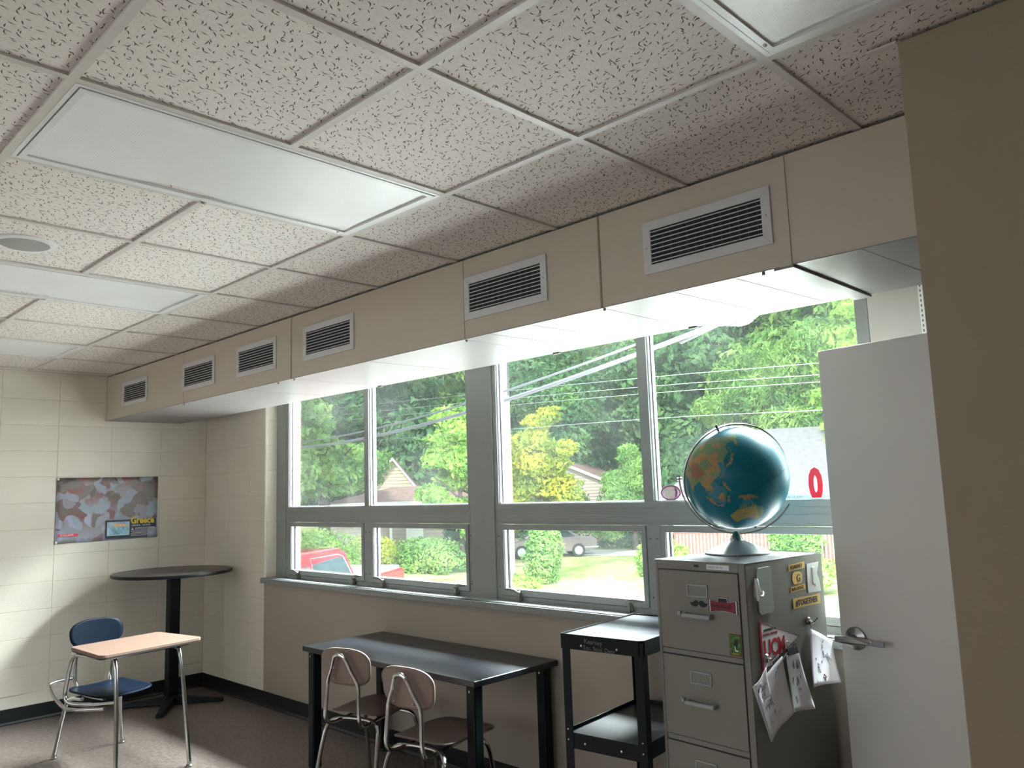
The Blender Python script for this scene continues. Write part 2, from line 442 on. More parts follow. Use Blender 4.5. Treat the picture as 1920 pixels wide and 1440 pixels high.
# window wall: block part at the corner, smooth part below the sill, block part right of the windows
b = MB()
b.box(0, 1.085, .004, .16, 0, HC+.3); b.box(1.085, 6.12, .003, .16, 0, .94); b.box(6.12, XR, .004, .16, 0, HC+.3)
b.box(1.085, 6.12, .10, .16, 2.56, HC+.3)
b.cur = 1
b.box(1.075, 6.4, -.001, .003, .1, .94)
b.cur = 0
for (xa, nx, xm) in ((0, 3, 1.075), (6.13, 8, XR-6.13)):
    blocks(b, (xa,.004,0), (1,0,0), (0,-1,0), nx, 14, zmax=HC+.02, xmax=xm)
blocks(b, (1.085,.004,0), (0,1,0), (1,0,0), 1, 14, zmax=HC+.02, xmax=.10)
b.cur = 2
b.box(-.3, 1.262, .16, .21, -1.8, 3.1); b.box(5.88, XR+.3, .16, .21, -1.8, 3.1)
b.box(1.262, 5.88, .16, .21, -1.8, .93); b.box(1.262, 5.88, .16, .21, 2.6, 3.1)
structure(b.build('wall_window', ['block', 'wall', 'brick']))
# rounded block edge on the reveal
b = MB(); b.cyl((1.078,.008,.98), (1.078,.008,HC), .0145, 16); structure(b.build('trim_1', 'block', smooth=True))
# rough tan bricks returning outside the left jamb
b = MB()
for k in range(24):
    z = .95+k*.068
    b.box(1.250, 1.272+random.uniform(0,.008), .165, .205, z, z+.058)
structure(b.build('trim_2', 'brick', bevel=.003))
b = MB(); b.box(-.3, XR+.3, YB-.3, .36, HC+.32, HC+.6); structure(b.build('roof_slab', 'stucco'))
# closet partition in the right foreground, and the stub its door hangs from
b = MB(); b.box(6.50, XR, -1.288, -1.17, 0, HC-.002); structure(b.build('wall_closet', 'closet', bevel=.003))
b = MB(); b.box(6.66, 6.80, -.40, .0, 0, HC-.002); structure(b.build('wall_closet_stub', 'closet'))
b = MB(); b.box(6.43, 6.50, -1.300, -1.276, HC-.007, HC-.002); structure(b.build('trim_3', 'grid'))

# baseboards (vinyl cove base with a small toe)
def coved(name, a, c, nrm):
    a, c, nrm = Vector(a), Vector(c), Vector(nrm); z = Vector((0,0,1))
    pr = [(0,0),(.018,0),(.012,.006),(.006,.02),(.005,.110),(.002,.114),(0,.114)]
    mb = MB(); mb.prism([a+nrm*p+z*q for p, q in pr], c-a); return structure(mb.build(name, 'base'))
coved('baseboard_left', (.004,-.005,0), (.004,YB,0), (1,0,0))
coved('baseboard_window', (.0,0,0), (6.6,0,0), (0,-1,0))

# ceiling: tiles and T-bar grid
ceil = bpy.data.objects.new('ceiling', None); COL.objects.link(ceil); structure(ceil)
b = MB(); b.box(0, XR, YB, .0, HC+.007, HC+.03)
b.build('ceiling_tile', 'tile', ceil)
b = MB()
xs = [GX0+i*T for i in range(-5, 12) if 0.05 < GX0+i*T < XR]
ys = [GY0-j*T for j in range(-1, 10) if GY0-j*T > YB]
FIX = [(3,0),(0,0),(-3,0),(6,0)]
def is_fix(x, y):
    return any(GX0+i*T-.01 < x < GX0+(i+1)*T+.01 and GY0-2*T-.01 < y < GY0+.01 for i, _ in FIX)
hw = .012
for x in xs:
    edges = [YB]+sorted(ys)+[-.0]
    for y0, y1 in zip(edges, edges[1:]): b.box(x-hw, x+hw, y0+hw, y1-hw, HC-.001, HC+.0065)
for y in ys:
    if y > SY: continue
    edges = [0]+xs+[XR]
    for x0, x1 in zip(edges, edges[1:]):
        if y < GY0-.1 and y > GY0-T*1.5 and is_fix((x0+x1)/2, y): continue
        b.box(x0-hw if x0 else 0, x1-hw if x1 < XR else XR, y-hw, y+hw, HC-.0012, HC+.0063)
b.box(0, .022, YB, 0, HC-.001, HC+.0066)
b.build('ceiling_grid', 'grid', ceil)

# recessed light fixtures (off)
def fixture(i, label):
    x0, x1 = GX0+i*T+hw, GX0+(i+1)*T-hw; y1, y0 = GY0-hw, GY0-2*T+hw
    t = thing('ceiling_light', label, 'ceiling light', (x0,y0,HC), 0, 'recessed ceiling lights')
    W, D = x1-x0, y1-y0
    f = MB(); rim = .010
    def ring(a, c, z0, z1):
        f.box(a, W-a, a, c, z0, z1); f.box(a, W-a, D-c, D-a, z0, z1); f.box(a, c, c, D-c, z0, z1); f.box(W-c, W-a, c, D-c, z0, z1)
    ring(0, .013, -.002, .0068); ring(.016, .034, -.004, .0068)
    f.build('fixture_frame', 'fixture', t)
    g = MB()
    g.box(.0135, .0155, .0135, D-.0135, .003, .0068); g.box(W-.0155, W-.0135, .0135, D-.0135, .003, .0068)
    g.box(.0135, W-.0135, .0135, .0155, .003, .0068); g.box(.0135, W-.0135, D-.0155, D-.0135, .003, .0068)
    g.build('gap_shade_strip', 'gasket', t)  # black strip paints the shade in the gap between the rims
    h = MB(); nx, ny = 14, 28; v = []; fc = []
    for a in range(nx+1):
        for c in range(ny+1):
            u, q = a/nx, c/ny
            sag = .0045*math.sin(PI*u)**.7*math.sin(PI*q)**.7
            if u < .12: sag += -.010*math.exp(-((q-.42)/.13)**2)*(1-u/.12) + .002
            v.append((.034+u*(W-.068), .034+q*(D-.068), .004-sag))
    for a in range(nx):
        for c in range(ny):
            k = a*(ny+1)+c; fc.append((k, k+ny+1, k+ny+2, k+1))
    fc = [tuple(reversed(q)) for q in fc]
    h.add(v, fc); h.build('diffuser', 'lens', t, smooth=True)
    s = MB(); s.ball((.025, D-.06, -.004), .006, 8, 6); s.build('latch_knob', 'fixture', t, smooth=True)
    return t
fixture(3, 'largest wholly visible unlit ceiling light, its pale lens sagging, nearest full panel')
fixture(0, 'unlit ceiling light second along the row, beyond the big one, beside the round speaker')
fixture(-3, 'farthest unlit ceiling light, near the cream block wall')
fixture(6, 'unlit ceiling light cut off by the top right of the picture, above the closet wall')
# round ceiling speaker
t = thing('ceiling_speaker', 'round grey speaker with white rim set in ceiling tile', 'speaker', (3.50,-2.385,HC+.007))
MB().lathe([(.118,0),(.118,-.004),(.108,-.009),(.092,-.008),(.090,-.004),(.090,0)], seg=48).build('speaker_rim', 'fixture', t, smooth=True)
MB().lathe([(.0895,0),(.0895,-.007),(.06,-.009),(.001,-.010)], seg=48).build('speaker_mesh', 'speaker', t, smooth=True)

# ------------------------------------------------------------------ duct enclosure above the windows
t = thing('duct_enclosure', 'long cream boxed duct enclosure running along the top of the window wall', 'duct enclosure', (0,SY,SZ))
seams = [0, 1.506, 2.972, 4.456, 5.245, 5.985, XR]
TOP = HC-.006
for a, c in zip(seams, seams[1:]):
    q = MB(); q.box(a+.002, c-.002, SY, SY+.004, SZ+.002, TOP)
    q.build('face_panel', 'soffit', t).location = (0,-SY,-SZ)
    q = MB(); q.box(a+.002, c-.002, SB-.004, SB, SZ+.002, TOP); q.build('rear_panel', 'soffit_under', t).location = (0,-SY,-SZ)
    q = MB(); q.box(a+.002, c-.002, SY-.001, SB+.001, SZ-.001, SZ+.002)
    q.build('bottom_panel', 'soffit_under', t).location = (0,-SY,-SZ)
q = MB(); q.box(0, XR, SY+.005, SB-.005, SZ+.004, TOP-.003); q.build('duct_core', 'seam', t).location = (0,-SY,-SZ)
for a, c in ((.006,.030),(2.81,2.967),(5.205,5.240),(5.962,6.005),(4.450,4.464)):
    q = MB(); q.box(a, c, SY-.004, SY-.0005, SZ-.003, TOP-.002); q.build('cover_strip', 'soffit', t, bevel=.001).location = (0,-SY,-SZ)
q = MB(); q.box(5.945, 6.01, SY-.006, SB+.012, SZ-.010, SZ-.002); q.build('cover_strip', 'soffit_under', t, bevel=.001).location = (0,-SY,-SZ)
for x in (.55, 2.35, 3.72, 4.62, 4.86, 5.56, 5.80, 6.22):
    q = MB(); q.prism([(x,SY+.001,SZ-.0018),(x+.0022,SY+.001,SZ-.0018),(x+.05,SB,SZ-.0018),(x+.0478,SB,SZ-.0018)], (0,0,.001)); q.build('panel_joint', 'seam', t).location = (0,-SY,-SZ)
for x in (1.50, 2.80, 2.98, 4.46, 5.245, 5.90, 5.99):
    q = MB(); q.cyl((x,SY+.012,SZ-.010), (x,SY+.012,SZ), .005, 8); q.build('clip', 'seam', t).location = (0,-SY,-SZ)
for x in (2.98, 4.46, 5.25):
    q = MB(); q.box(x-.01, x+.03, SB-.02, SB-.002, SZ-.008, SZ-.001); q.build('clip', 'seam', t).location = (0,-SY,-SZ)
# vent grilles
VENTS = [(.375,.872,'farthest white vent grille, on the enclosure beside the block wall'),
         (1.500,2.001,'second white vent grille from the far block wall'),
         (2.303,2.795,'third white vent grille from the far block wall, just before a wide cover strip'),
         (3.103,3.603,'fourth vent grille from the block wall, alone on the long plain panel'),
         (4.470,4.970,'vent grille above the post between the window units, second nearest'),
         (5.449,5.956,'nearest and largest looking white vent grille, above the right window')]
def vent_proto():
    t = thing('vent_grille', 'x', 'vent grille', (0,0,0), 0, 'vent grilles along the duct enclosure')
    W, H = .50, .195; f = MB(); m = .033
    def bar(p): f.prism(p, (0,-.006,0))
    f.prism([(0,0,0),(W,0,0),(W-m,0,m),(m,0,m)], (0,-.007,0)); f.prism([(0,0,H),(m,0,H-m),(W-m,0,H-m),(W,0,H)], (0,-.007,0))
    f.prism([(0,0,0),(m,0,m),(m,0,H-m),(0,0,H)], (0,-.007,0)); f.prism([(W,0,0),(W,0,H),(W-m,0,H-m),(W-m,0,m)], (0,-.007,0))
    f.build('vent_frame', 'vent', t, bevel=.0012)
    k = MB(); k.box(m, W-m, -.0012, -.0002, m, H-m); k.build('duct_shade_sheet', 'dark', t)  # dark sheet paints the shade inside the duct
    n = 8
    s = MB()
    for i in range(n):
        z = m+(i+.5)*(H-2*m)/n
        s.obox((W/2,-.0035,z), (1,0,0), (0,1,0), (0,0,1), W-2*m, .0045, .0030)
    s.build('louvre_set', 'vent', t)
    s = MB()
    for i in range(13):
        x = m+(i+.5)*(W-2*m)/13; s.box(x-.0012, x+.0012, -.0022, -.0012, m, H-m)
    s.build('rear_vane_set', 'cable', t)
    for x in (.016, W-.016):
        s = MB(); s.cyl((x,-.007,H/2), (x,-.0082,H/2), .0035, 10); s.build('screw', 'nickel', t)
    return t
vp = vent_proto()
for i, (a, c, lab) in enumerate(VENTS):
    o = vp if i == 0 else dup(vp, (0,0,0), 0, lab)
    o['label'] = lab; o.location = (a, SY-.0002, 2.368)

# ------------------------------------------------------------------ windows
GY = .135
def window(name, uppers, lowers, x0, x1, label):
    W = bpy.data.objects.new(name, None); COL.objects.link(W); structure(W, label); W.location = (0,YF,0)
    def put(o): o.location = (0,-YF,0); return o
    f = MB(); z0, zr0, zr1, z1, ztop = .985, 1.412, 1.527, 2.50, 2.56
    f.box(x0, x1, YF, .16, ztop-.06, ztop)
    f.box(x0, x1, YF, .16, zr0, zr1); f.box(x0, x1, YF, .16, .94, 1.003)
    f.box(x0, uppers[0][0], YF, .16, zr1, ztop-.06); f.box(uppers[-1][1], x1, YF, .16, zr1, ztop-.06)
    f.box(x0, lowers[0][0], YF, .16, 1.003, zr0); f.box(lowers[-1][1], x1, YF, .16, 1.003, zr0)
    for (a, c), (a2, c2) in zip(uppers, uppers[1:]): f.box(c, a2, YF-.002, .16, zr1-.0, ztop-.06)
    for (a, c), (a2, c2) in zip(lowers, lowers[1:]): f.box(c, a2, YF, .16, 1.003, zr0)
    # shallow steps on the big rail
    f.box(x0+.02, x1-.02, YF-.003, YF, zr1-.030, zr1-.004); f.box(x0+.02, x1-.02, YF-.002, YF, zr0+.012, zr0+.05)
    put(f.build('window_frame', 'frame', W, bevel=.0015))
    g = MB()   # frame sides painted white for the sky light falling on them
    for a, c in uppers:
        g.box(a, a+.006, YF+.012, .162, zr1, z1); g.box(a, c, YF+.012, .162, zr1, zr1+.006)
    put(g.build('lit_frame_side', 'frame_lit', W))
    g = MB()
    for a, c in uppers: g.box(a+.006, a+.010, GY-.008, GY+.0, zr1+.006, z1)
    put(g.build('gasket', 'gasket', W))
    for a, c in uppers:
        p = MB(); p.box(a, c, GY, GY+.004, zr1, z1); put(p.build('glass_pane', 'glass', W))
    for a, c in lowers:
        S = bpy.data.objects.new('sash', None); COL.objects.link(S); S.parent = W; S.location = (0,-YF,0)
        s = MB(); e = .004; bz, tz = 1.007, zr0-.004; w_ = .026
        s.box(a+e, c-e, YF-.006, .15, bz, bz+.036); s.box(a+e, c-e, YF-.006, .15, tz-.030, tz)
        s.box(a+e, a+e+w_, YF-.006, .15, bz+.036, tz-.030); s.box(c-e-w_, c-e, YF-.006, .15, bz+.036, tz-.030)
        s.build('sash_frame', 'frame', S, bevel=.0015)
        s = MB(); s.box(a+e+w_, a+e+w_+.005, YF+.002, .152, bz+.036, tz-.030); s.build('lit_frame_side', 'frame_lit', S)  # white strip paints the sky-lit side of the sash
        s = MB(); s.box(a+e+w_+.005, a+e+w_+.010, GY-.012, GY, bz+.036, tz-.030); s.build('gasket', 'gasket', S)
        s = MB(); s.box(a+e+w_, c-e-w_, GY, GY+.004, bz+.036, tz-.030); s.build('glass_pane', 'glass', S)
        for xx, dr in ((a+.155, -1), (c-.115, 1)):
            L = MB(); y = YF-.006
            L.box(xx-.014, xx+.014, y-.010, y, .985, 1.020)
            L.box(xx-.009, xx+.009, y-.022, y-.008, .978, 1.035)
            L.cyl((xx,y-.026,1.028), (xx,y-.008,1.028), .010, 12)
            L.cyl((xx+.014*dr,y-.014,.994), (xx+.014*dr,y-.004,.994), .008, 10)
            L.tube(smooth_path([(xx,y-.024,1.030),(xx+dr*.018,y-.030,1.040),(xx+dr*.05,y-.030,1.044),(xx+dr*.092,y-.028,1.042)], 2), [.006,.007,.0085,.008,.005], 8)
            L.build('latch_handle', 'latch', S, smooth=True)
    for xx in (x0+.022, x1-.018):
        for zz in (1.05, 1.34):
            s = MB(); s.cyl((xx,YF-.0025,zz), (xx,YF,zz), .004, 8); put(s.build('screw', 'screw', W))
    for (a, c), (a2, c2) in zip(lowers, lowers[1:]):
        m = (c+a2)/2
        for dx in (-.02, .02):
            for zz in (1.06, 1.345):
                s = MB(); s.cyl((m+dx,YF-.0025,zz), (m+dx,YF,zz), .004, 8); put(s.build('screw', 'screw', W))
    return W
window('window_1', [(1.27,2.309),(2.362,3.395)], [(1.285,2.302),(2.382,3.398)], 1.235, 3.43, 'left grey framed window unit with four panes')
window('window_2', [(3.662,4.704),(4.762,5.818)], [(3.668,4.708),(4.790,5.800)], 3.632, 5.87, 'right grey framed window unit behind the globe')
b = MB(); b.box(1.085, 1.233, YF-.004, .16, .96, 2.56); structure(b.build('trim_4', 'frame', bevel=.002))
b = MB(); b.box(3.432, 3.630, YF-.010, .16, .96, 2.56); structure(b.build('trim_5', 'frame', bevel=.003))
b = MB(); b.box(5.872, 6.12, YF-.002, .16, .96, 2.56); structure(b.build('trim_6', 'board', bevel=.002))
t = thing('wall_bracket_strip', 'slim perforated white strip on the panel right of the windows', 'bracket strip', (6.075,YF-.003,1.2))
b = MB(); b.box(0, .032, -.012, 0, 0, 1.35); b.build('strip', 'white', t)
b = MB()
for k in range(66): b.box(.006, .011, -.0128, -.0118, .03+k*.02, .04+k*.02); b.box(.021, .026, -.0128, -.0118, .03+k*.02, .04+k*.02)
b.build('slot', 'seam', t)
# stone sill
b = MB(); b.box(1.088, 6.11, -.030, .101, .940, .979); b.box(1.07, 6.25, -.034, .0, .940, .979)
structure(b.build('sill_1', 'sill', bevel=.003))

# marks on the glass
t = thing('oval_window_sticker', 'small oval maroon and cream sticker low on the glass left of the globe', 'sticker', (4.842,GY-.003,1.568))
q = MB(); n_ = 40; el = lambda a, c: [(a*math.cos(2*PI*k/n_), 0, c*math.sin(2*PI*k/n_)) for k in range(n_)]
q.prism(el(.060,.040), (0,-.0006,0)); q.build('sticker_base', 'clear', t)
q = MB(); a_, c_ = [Vector(v) for v in el(.057,.037)], [Vector(v) for v in el(.050,.030)]
off = Vector((0,-.0010,0))
q.add([v+off for v in a_]+[v+off for v in c_], [(k,(k+1) % n_, (k+1) % n_+n_, k+n_) for k in range(n_)]); q.build('ring', 'maroon', t)
q = MB(); q.prism([(x*.58-.006,-.0012,z*.92) for x, _, z in el(.050,.030)], (0,-.0004,0)); q.build('seal', 'cream', t)
q = MB(); q.prism([(.022,-.0010,-.026),(.036,-.0010,-.018),(.041,-.0010,0),(.036,-.0010,.018),(.022,-.0010,.026),(.028,-.0010,0)], (0,-.0004,0)); q.build('letter_mark', 'maroon', t)
t = text('window_numeral', '0', .178, 'redvinyl', (5.548,GY-.003,1.530), (1,0,0), (0,0,1), None, sx=.66, bold=.05)
tag(t, 'big red numeral 0 stuck on the window glass beside the door edge', 'numeral')
t = thing('window_lettering_strip', 'thin strip of tiny letters along the bottom of the upper glass', 'lettering', (5.30,GY-.002,1.532))
text('lettering', 'SOCIAL STUDIES   SOCIAL STUDIES', .014, 'ink', (0,0,0), (1,0,0), (0,0,1), t)
b = MB(); b.box(-.02, .50, -.0004, .0012, -.004, .018); b.build('strip', 'white', t)

# ------------------------------------------------------------------ poster and outlet cover
PW, PH = .79, .515
t = thing('poster', 'mural-coloured wall poster titled Greece with a small map, on the block wall', 'poster', (.0075,-1.218,1.562))
nx, ny = 24, 14; v = []; f = []
for i in range(nx+1):
    for j in range(ny+1):
        u, q = i/nx-.5, j/ny-.5
        zz = q*PH + (.004 if q > 0 else -.002)*0 + .010*(u)*(1 if q < -.3 else .2)
        bulge = .004*abs(math.sin(6*u+2*q)) + (.012 if (i > nx-3 and j < 3) else 0)
        v.append((bulge, (u+.5)*PW, zz))
for i in range(nx):
    for j in range(ny): k = i*(ny+1)+j; f.append((k, k+ny+1, k+ny+2, k+1))
q = MB(); q.add(v, f); q.build('sheet', 'poster', t, smooth=True, solid=.0008)
def prect(name, mat, y0, y1, z0, z1, x=.011): 
    q = MB(); q.box(x, x+.0006, y0, y1, z0, z1); return q.build(name, mat, t)
prect('caption_panel', 'navyprint', .375, .778, -.245, -.095)
prect('map_frame', 'white', .385, .560, -.222, -.112, .0118)
prect('map_sea', 'mapblue', .390, .555, -.218, -.116, .0126)
q = MB(); q.prism([(.0134,.41,-.13),(.0134,.45,-.155),(.0134,.54,-.15),(.0134,.55,-.135),(.0134,.50,-.125),(.0134,.45,-.122)], (.0005,0,0)); q.build('map_land', 'maporange', t)
text('title', 'Greece', .078, 'yellow', (.0125,.570,-.130), (0,1,0), (0,0,1), t, sx=.82, bold=.03)
text('caption', '1200 BCE – 323 BCE', .018, 'white', (.0125,.575,-.152), (0,1,0), (0,0,1), t)
text('initial', 'A', .040, 'white', (.0125,.572,-.192), (0,1,0), (0,0,1), t)
q = MB()
for k in range(7): q.box(.0125, .013, .605 if k < 3 else .572, .765-.01*(k % 2), -.168-k*.0105, -.165-k*.0105)
q.build('text_lines', 'paper', t)
prect('banner', 'redvinyl', .02, .165, -.205, -.188, .0118)
text('banner_text', 'SCHOLASTIC', .017, 'white', (.0128,.034,-.2025), (0,1,0), (0,0,1), t)
for a, c in ((.004,.246),(.006,-.250),(.782,-.232)): q = MB(); q.box(.0105, .0125, a-.004, a+.010, c-.008, c+.008); q.build('tack', 'white', t)
t = thing('cover_plate', 'blank cream cover plate low on the block wall at far left', 'cover plate', (.004,-1.56,.205))
b = MB(); b.box(0, .010, 0, .165, 0, .13); b.build('plate', 'block', t, bevel=.003)
for y in (.02, .145): b = MB(); b.cyl((.010,y,.065), (.0115,y,.065), .004); b.build('screw', 'block', t)

# ------------------------------------------------------------------ tall round table
t = thing('bar_table', 'tall round dark table on a black pedestal in the room corner', 'table', (.43,-.45,0))
MB().lathe([(0.001,1.022),(.440,1.022),(.453,1.026),(.455,1.036),(.452,1.047),(.446,1.0505),(.0012,1.0505)], c=(.04,-.025,0), seg=72).build('table_top', 'bartop', t, smooth=True)
MB().lathe([(.444,1.022),(.4555,1.0255),(.457,1.036),(.4545,1.046),(.448,1.048),(.444,1.046)], c=(.04,-.025,0), seg=72).build('edge_band', 'blackmetal', t, smooth=True)
b = MB(); b.box(-.042, .042, -.042, .042, .03, 1.0); b.build('column', 'blackmetal', t, bevel=.006)
b = MB(); b.box(-.16, .16, -.16, .16, 1.0, 1.022); b.build('mounting_plate', 'blackmetal', t)
for a in (55, 145, 235, 325):
    ca, sa = math.cos(R(a)), math.sin(R(a)); b = MB()
    rings = [(.03,.036,.075,.0),(.12,.034,.06,.008),(.30,.030,.038,.006),(.385,.028,.026,0),(.40,.020,.018,0)]
    v = []; f = []
    for (rr, hw_, zt, zb) in rings:
        for (s_, z) in ((-hw_,zb),(hw_,zb),(hw_*.8,zt),(-hw_*.8,zt)): v.append((rr*ca-s_*sa, rr*sa+s_*ca, z))
    for i in range(len(rings)-1):
        for k in range(4): f.append((i*4+k, i*4+(k+1) % 4, (i+1)*4+(k+1) % 4, (i+1)*4+k))
    f += [(3,2,1,0), tuple(len(rings)*4-4+k for k in range(4))]
    b.add(v, f); b.build('foot', 'blackmetal', t, bevel=.004)

# ------------------------------------------------------------------ long black table
t = thing('work_table', 'long black laminate table against the wall under the windows', 'table', (3.42,-.31,0))
hx, hy = .762, .298
b = MB(); b.box(-hx, hx, -hy, hy, .688, .718); b.build('table_top', 'blacktop', t, bevel=.004)
b = MB()
for s in (-1, 1):
    b.box(-hx+.10, hx-.10, s*.12-.015, s*.12+.015, .670, .688)
b.build('under_rail', 'blackmetal', t)
for sx in (-1, 1):
    for sy in (-1, 1):
        x, y = sx*(hx-.058), sy*(hy-.052); b = MB()
        b.box(x-.030, x+.030, y-.030, y+.030, .02, .688); l = b.build('leg', 'blackmetal', t, bevel=.010)
        MB().lathe([(.026,0),(.028,.004),(.028,.02)], c=(x,y,0), seg=20).build('glide', 'rubber', l)
        q = MB(); q.cyl((x,y-.031,.66), (x,y-.034,.66), .006, 10); q.build('bolt', 'nickel', l)

# ------------------------------------------------------------------ school chairs
def sheet(mb, nx, ny, fn, flip=False):
    v = [fn(i/nx, j/ny) for i in range(nx+1) for j in range(ny+1)]; f = []
    for i in range(nx):
        for j in range(ny):
            k = i*(ny+1)+j; q = (k, k+ny+1, k+ny+2, k+1); f.append(tuple(reversed(q)) if flip else q)
    mb.add(v, f); return mb
def disc_sheet(mb, fn, nr=8, na=40, power=3.2, ax=1, ay=1):
    """superellipse sheet; fn maps (x,y) to a point"""
    v = [fn(0, 0)]; f = []
    for r_ in range(1, nr+1):
        for k in range(na):
            a = 2*PI*k/na; c, s = math.cos(a), math.sin(a)
            q = (abs(c)**power+abs(s)**power)**(-1/power)
            v.append(fn(ax*c*q*r_/nr, ay*s*q*r_/nr))
    for k in range(na): f.append((0, 1+k, 1+(k+1) % na))
    for r_ in range(nr-1):
        for k in range(na):
            a = 1+r_*na+k; c = 1+r_*na+(k+1) % na; f.append((a, a+na, c+na, c))
    mb.add(v, f); return mb
def make_chair():
    t = thing('school_chair', 'x', 'chair', (0,0,0), 0, 'taupe school chairs at the black table')
    def seat(x, y):
        return Vector((x*(1-.10*(y < 0)*abs(y)/.19), y, .443 - .012*math.cos(x/.17*PI/2)*math.cos(y/.19*PI/2) - .10*max(0, y-.13)**1.0*.35 + .25*max(0, -y-.15)))
    disc_sheet(MB(), lambda x, y: seat(x, y-.0)+Vector((0,.02,0)), 12, 56, 7, .180, .215).build('seat', 'taupe_seat', t, smooth=True, solid=.009)
    def back(x, z):
        zz = z - .02*(x/.165)**2*(1 if z < 0 else 0)
        return (x*(1+.10*z/.1), -.238+.35*x*x*1.6 - .18*z, .703+zz)
    disc_sheet(MB(), back, 8, 48, 2.7, .165, .098).build('backrest', 'taupe', t, smooth=True, solid=.010)
    # rear arch: under seat, up the back, narrow arch behind the backrest
    p = [(.095,.13,.418),(.100,-.10,.405),(.112,-.225,.395),(.118,-.262,.43),(.112,-.258,.52),(.108,-.252,.60),(.100,-.256,.635),(.062,-.268,.70),(.045,-.276,.745),(.030,-.281,.765),(0,-.283,.775)]
    full = [Vector(q) for q in p]+[Vector((-q[0],q[1],q[2])) for q in reversed(p[:-1])]
    MB().tube(smooth_path(full, 2), .0105, 10).build('back_frame', 'chrome', t, smooth=True)
    for s in (-1, 1):
        for kind, pts in (('leg', [(0.0,-.12,.408),(s*.10,-.135,.410),(s*.165,-.165,.395),(s*.185,-.195,.34),(s*.205,-.265,.02)]),
                          ('leg', [(0.0,.11,.408),(s*.10,.115,.410),(s*.170,.135,.395),(s*.185,.150,.34),(s*.20,.205,.02)])):
            l = MB().tube(smooth_path(pts, 2), .0115, 10).build(kind, 'chrome', t, smooth=True)
            e = pts[-1]; MB().lathe([(.016,0),(.018,.004),(.015,.012),(.013,.024)], c=(e[0],e[1],0), seg=16).build('glide', 'rubber', l, smooth=True)
    for x, z in ((.052,.70),(-.052,.70),(.062,.64),(-.062,.64)):
        q = MB(); q.ball((x,-.268 if z > .68 else -.258,z), .006, 8, 6); q.build('rivet', 'nickel', t, smooth=True)
    return t
ch = make_chair(); ch.location = (3.25,-.515,0); ch.rotation_euler = (0,0,R(15))
ch['label'] = 'taupe school chair pushed under the left half of the black table'
dup(ch, (3.925,-.60,0), R(8), 'taupe school chair nearest the camera, by the right front leg of the black table')

# ------------------------------------------------------------------ combo student desk
t = thing('student_desk', 'student desk with pink-beige top joined to a navy seat on chrome legs', 'desk', (1.6,-1.3,0), R(9))
q = MB(); pts = []
for (cx, cy, a0) in ((.40,.29,0),(-.01,.275,90),(-.01,-.235,180),(.40,-.29,270)):
    for k in range(7): a = R(a0+15*k); pts.append((cx+.035*math.cos(a), cy+.035*math.sin(a)))
def top_at(x, y): return .742 - .012*(x < 0)*0
q.prism([(x,y,.728) for x, y in pts], (0,0,.020)); q.build('desk_top', 'desktop', t, bevel=.004)
q = MB(); q.prism([(x*.985+.003,y*.985,.719) for x, y in pts], (0,0,.009)); q.build('top_edge', 'rubber', t, bevel=.002)
def rs(x, y): 
    return (-.115+x, .035+y, .440 - .014*math.cos(y/.2*PI/2) + .22*max(0,-x-.14) - .35*max(0,x-.16)*.3 + .0)
disc_sheet(MB(), rs, 12, 56, 7, .200, .190).build('seat', 'navy', t, smooth=True, solid=.010)
def rb(y, z): return (-.320+.55*y*y-.16*z*0-.22*z*.5, .035+y*(1+.05*z/.1), .765+z)
disc_sheet(MB(), rb, 8, 48, 2.6, .175, .092).build('backrest', 'navy', t, smooth=True, solid=.010)
cr = .0125
for name, pts in (
    ('leg', [(.10,-.20,.707),(.34,-.20,.707),(.385,-.205,.68),(.465,-.235,.02)]),
    ('leg', [(.10,.20,.707),(.34,.20,.707),(.385,.205,.68),(.465,.225,.02)]),
    ('leg', [(-.12,-.14,.405),(-.26,-.135,.395),(-.335,-.135,.36),(-.452,-.14,.02)]),
    ('leg', [(-.12,.20,.405),(-.26,.20,.395),(-.32,.21,.36),(-.392,.275,.02)])):
    l = MB().tube(smooth_path(pts, 2), cr, 12).build(name, 'chrome', t, smooth=True)
    e = pts[-1]; MB().lathe([(.018,0),(.021,.003),(.021,.008),(.014,.014),(.014,.028)], c=(e[0],e[1],0), seg=18).build('glide', 'nickel', l, smooth=True)
MB().tube(smooth_path([(.30,-.235,.707),(.02,-.245,.707),(-.045,-.25,.68),(-.085,-.25,.58),(-.12,-.25,.47),(-.10,-.25,.41),(-.03,-.20,.395),(.10,-.05,.395)], 2), cr, 12).build('side_tube', 'chrome', t, smooth=True)
MB().tube(smooth_path([(-.33,-.245,.49),(-.26,-.262,.46),(-.16,-.262,.40),(-.04,-.262,.375),(.16,-.15,.385)], 1), .011, 12).build('side_brace', 'chrome', t, smooth=True)
MB().tube(smooth_path([(-.33,-.245,.49),(-.34,-.20,.50),(-.335,-.10,.50)], 2), .011, 12).build('rear_brace', 'chrome', t, smooth=True)
for s in (-1, 1):
    y = .035+s*.10
    MB().tube(smooth_path([(-.36,y,.78),(-.35,y,.70),(-.335,y+s*.02,.60),(-.345,y+s*.015,.48),(-.31,y,.405),(-.18,y,.400),(.0,y,.405)], 2), .0115, 12).build('back_tube', 'chrome', t, smooth=True)
MB().tube([(.02,-.28,.712),(.36,-.28,.712),(.38,-.26,.712),(.38,.26,.712),(.36,.28,.712),(.02,.28,.712)], .007, 8).build('top_rail', 'chrome', t, smooth=True)

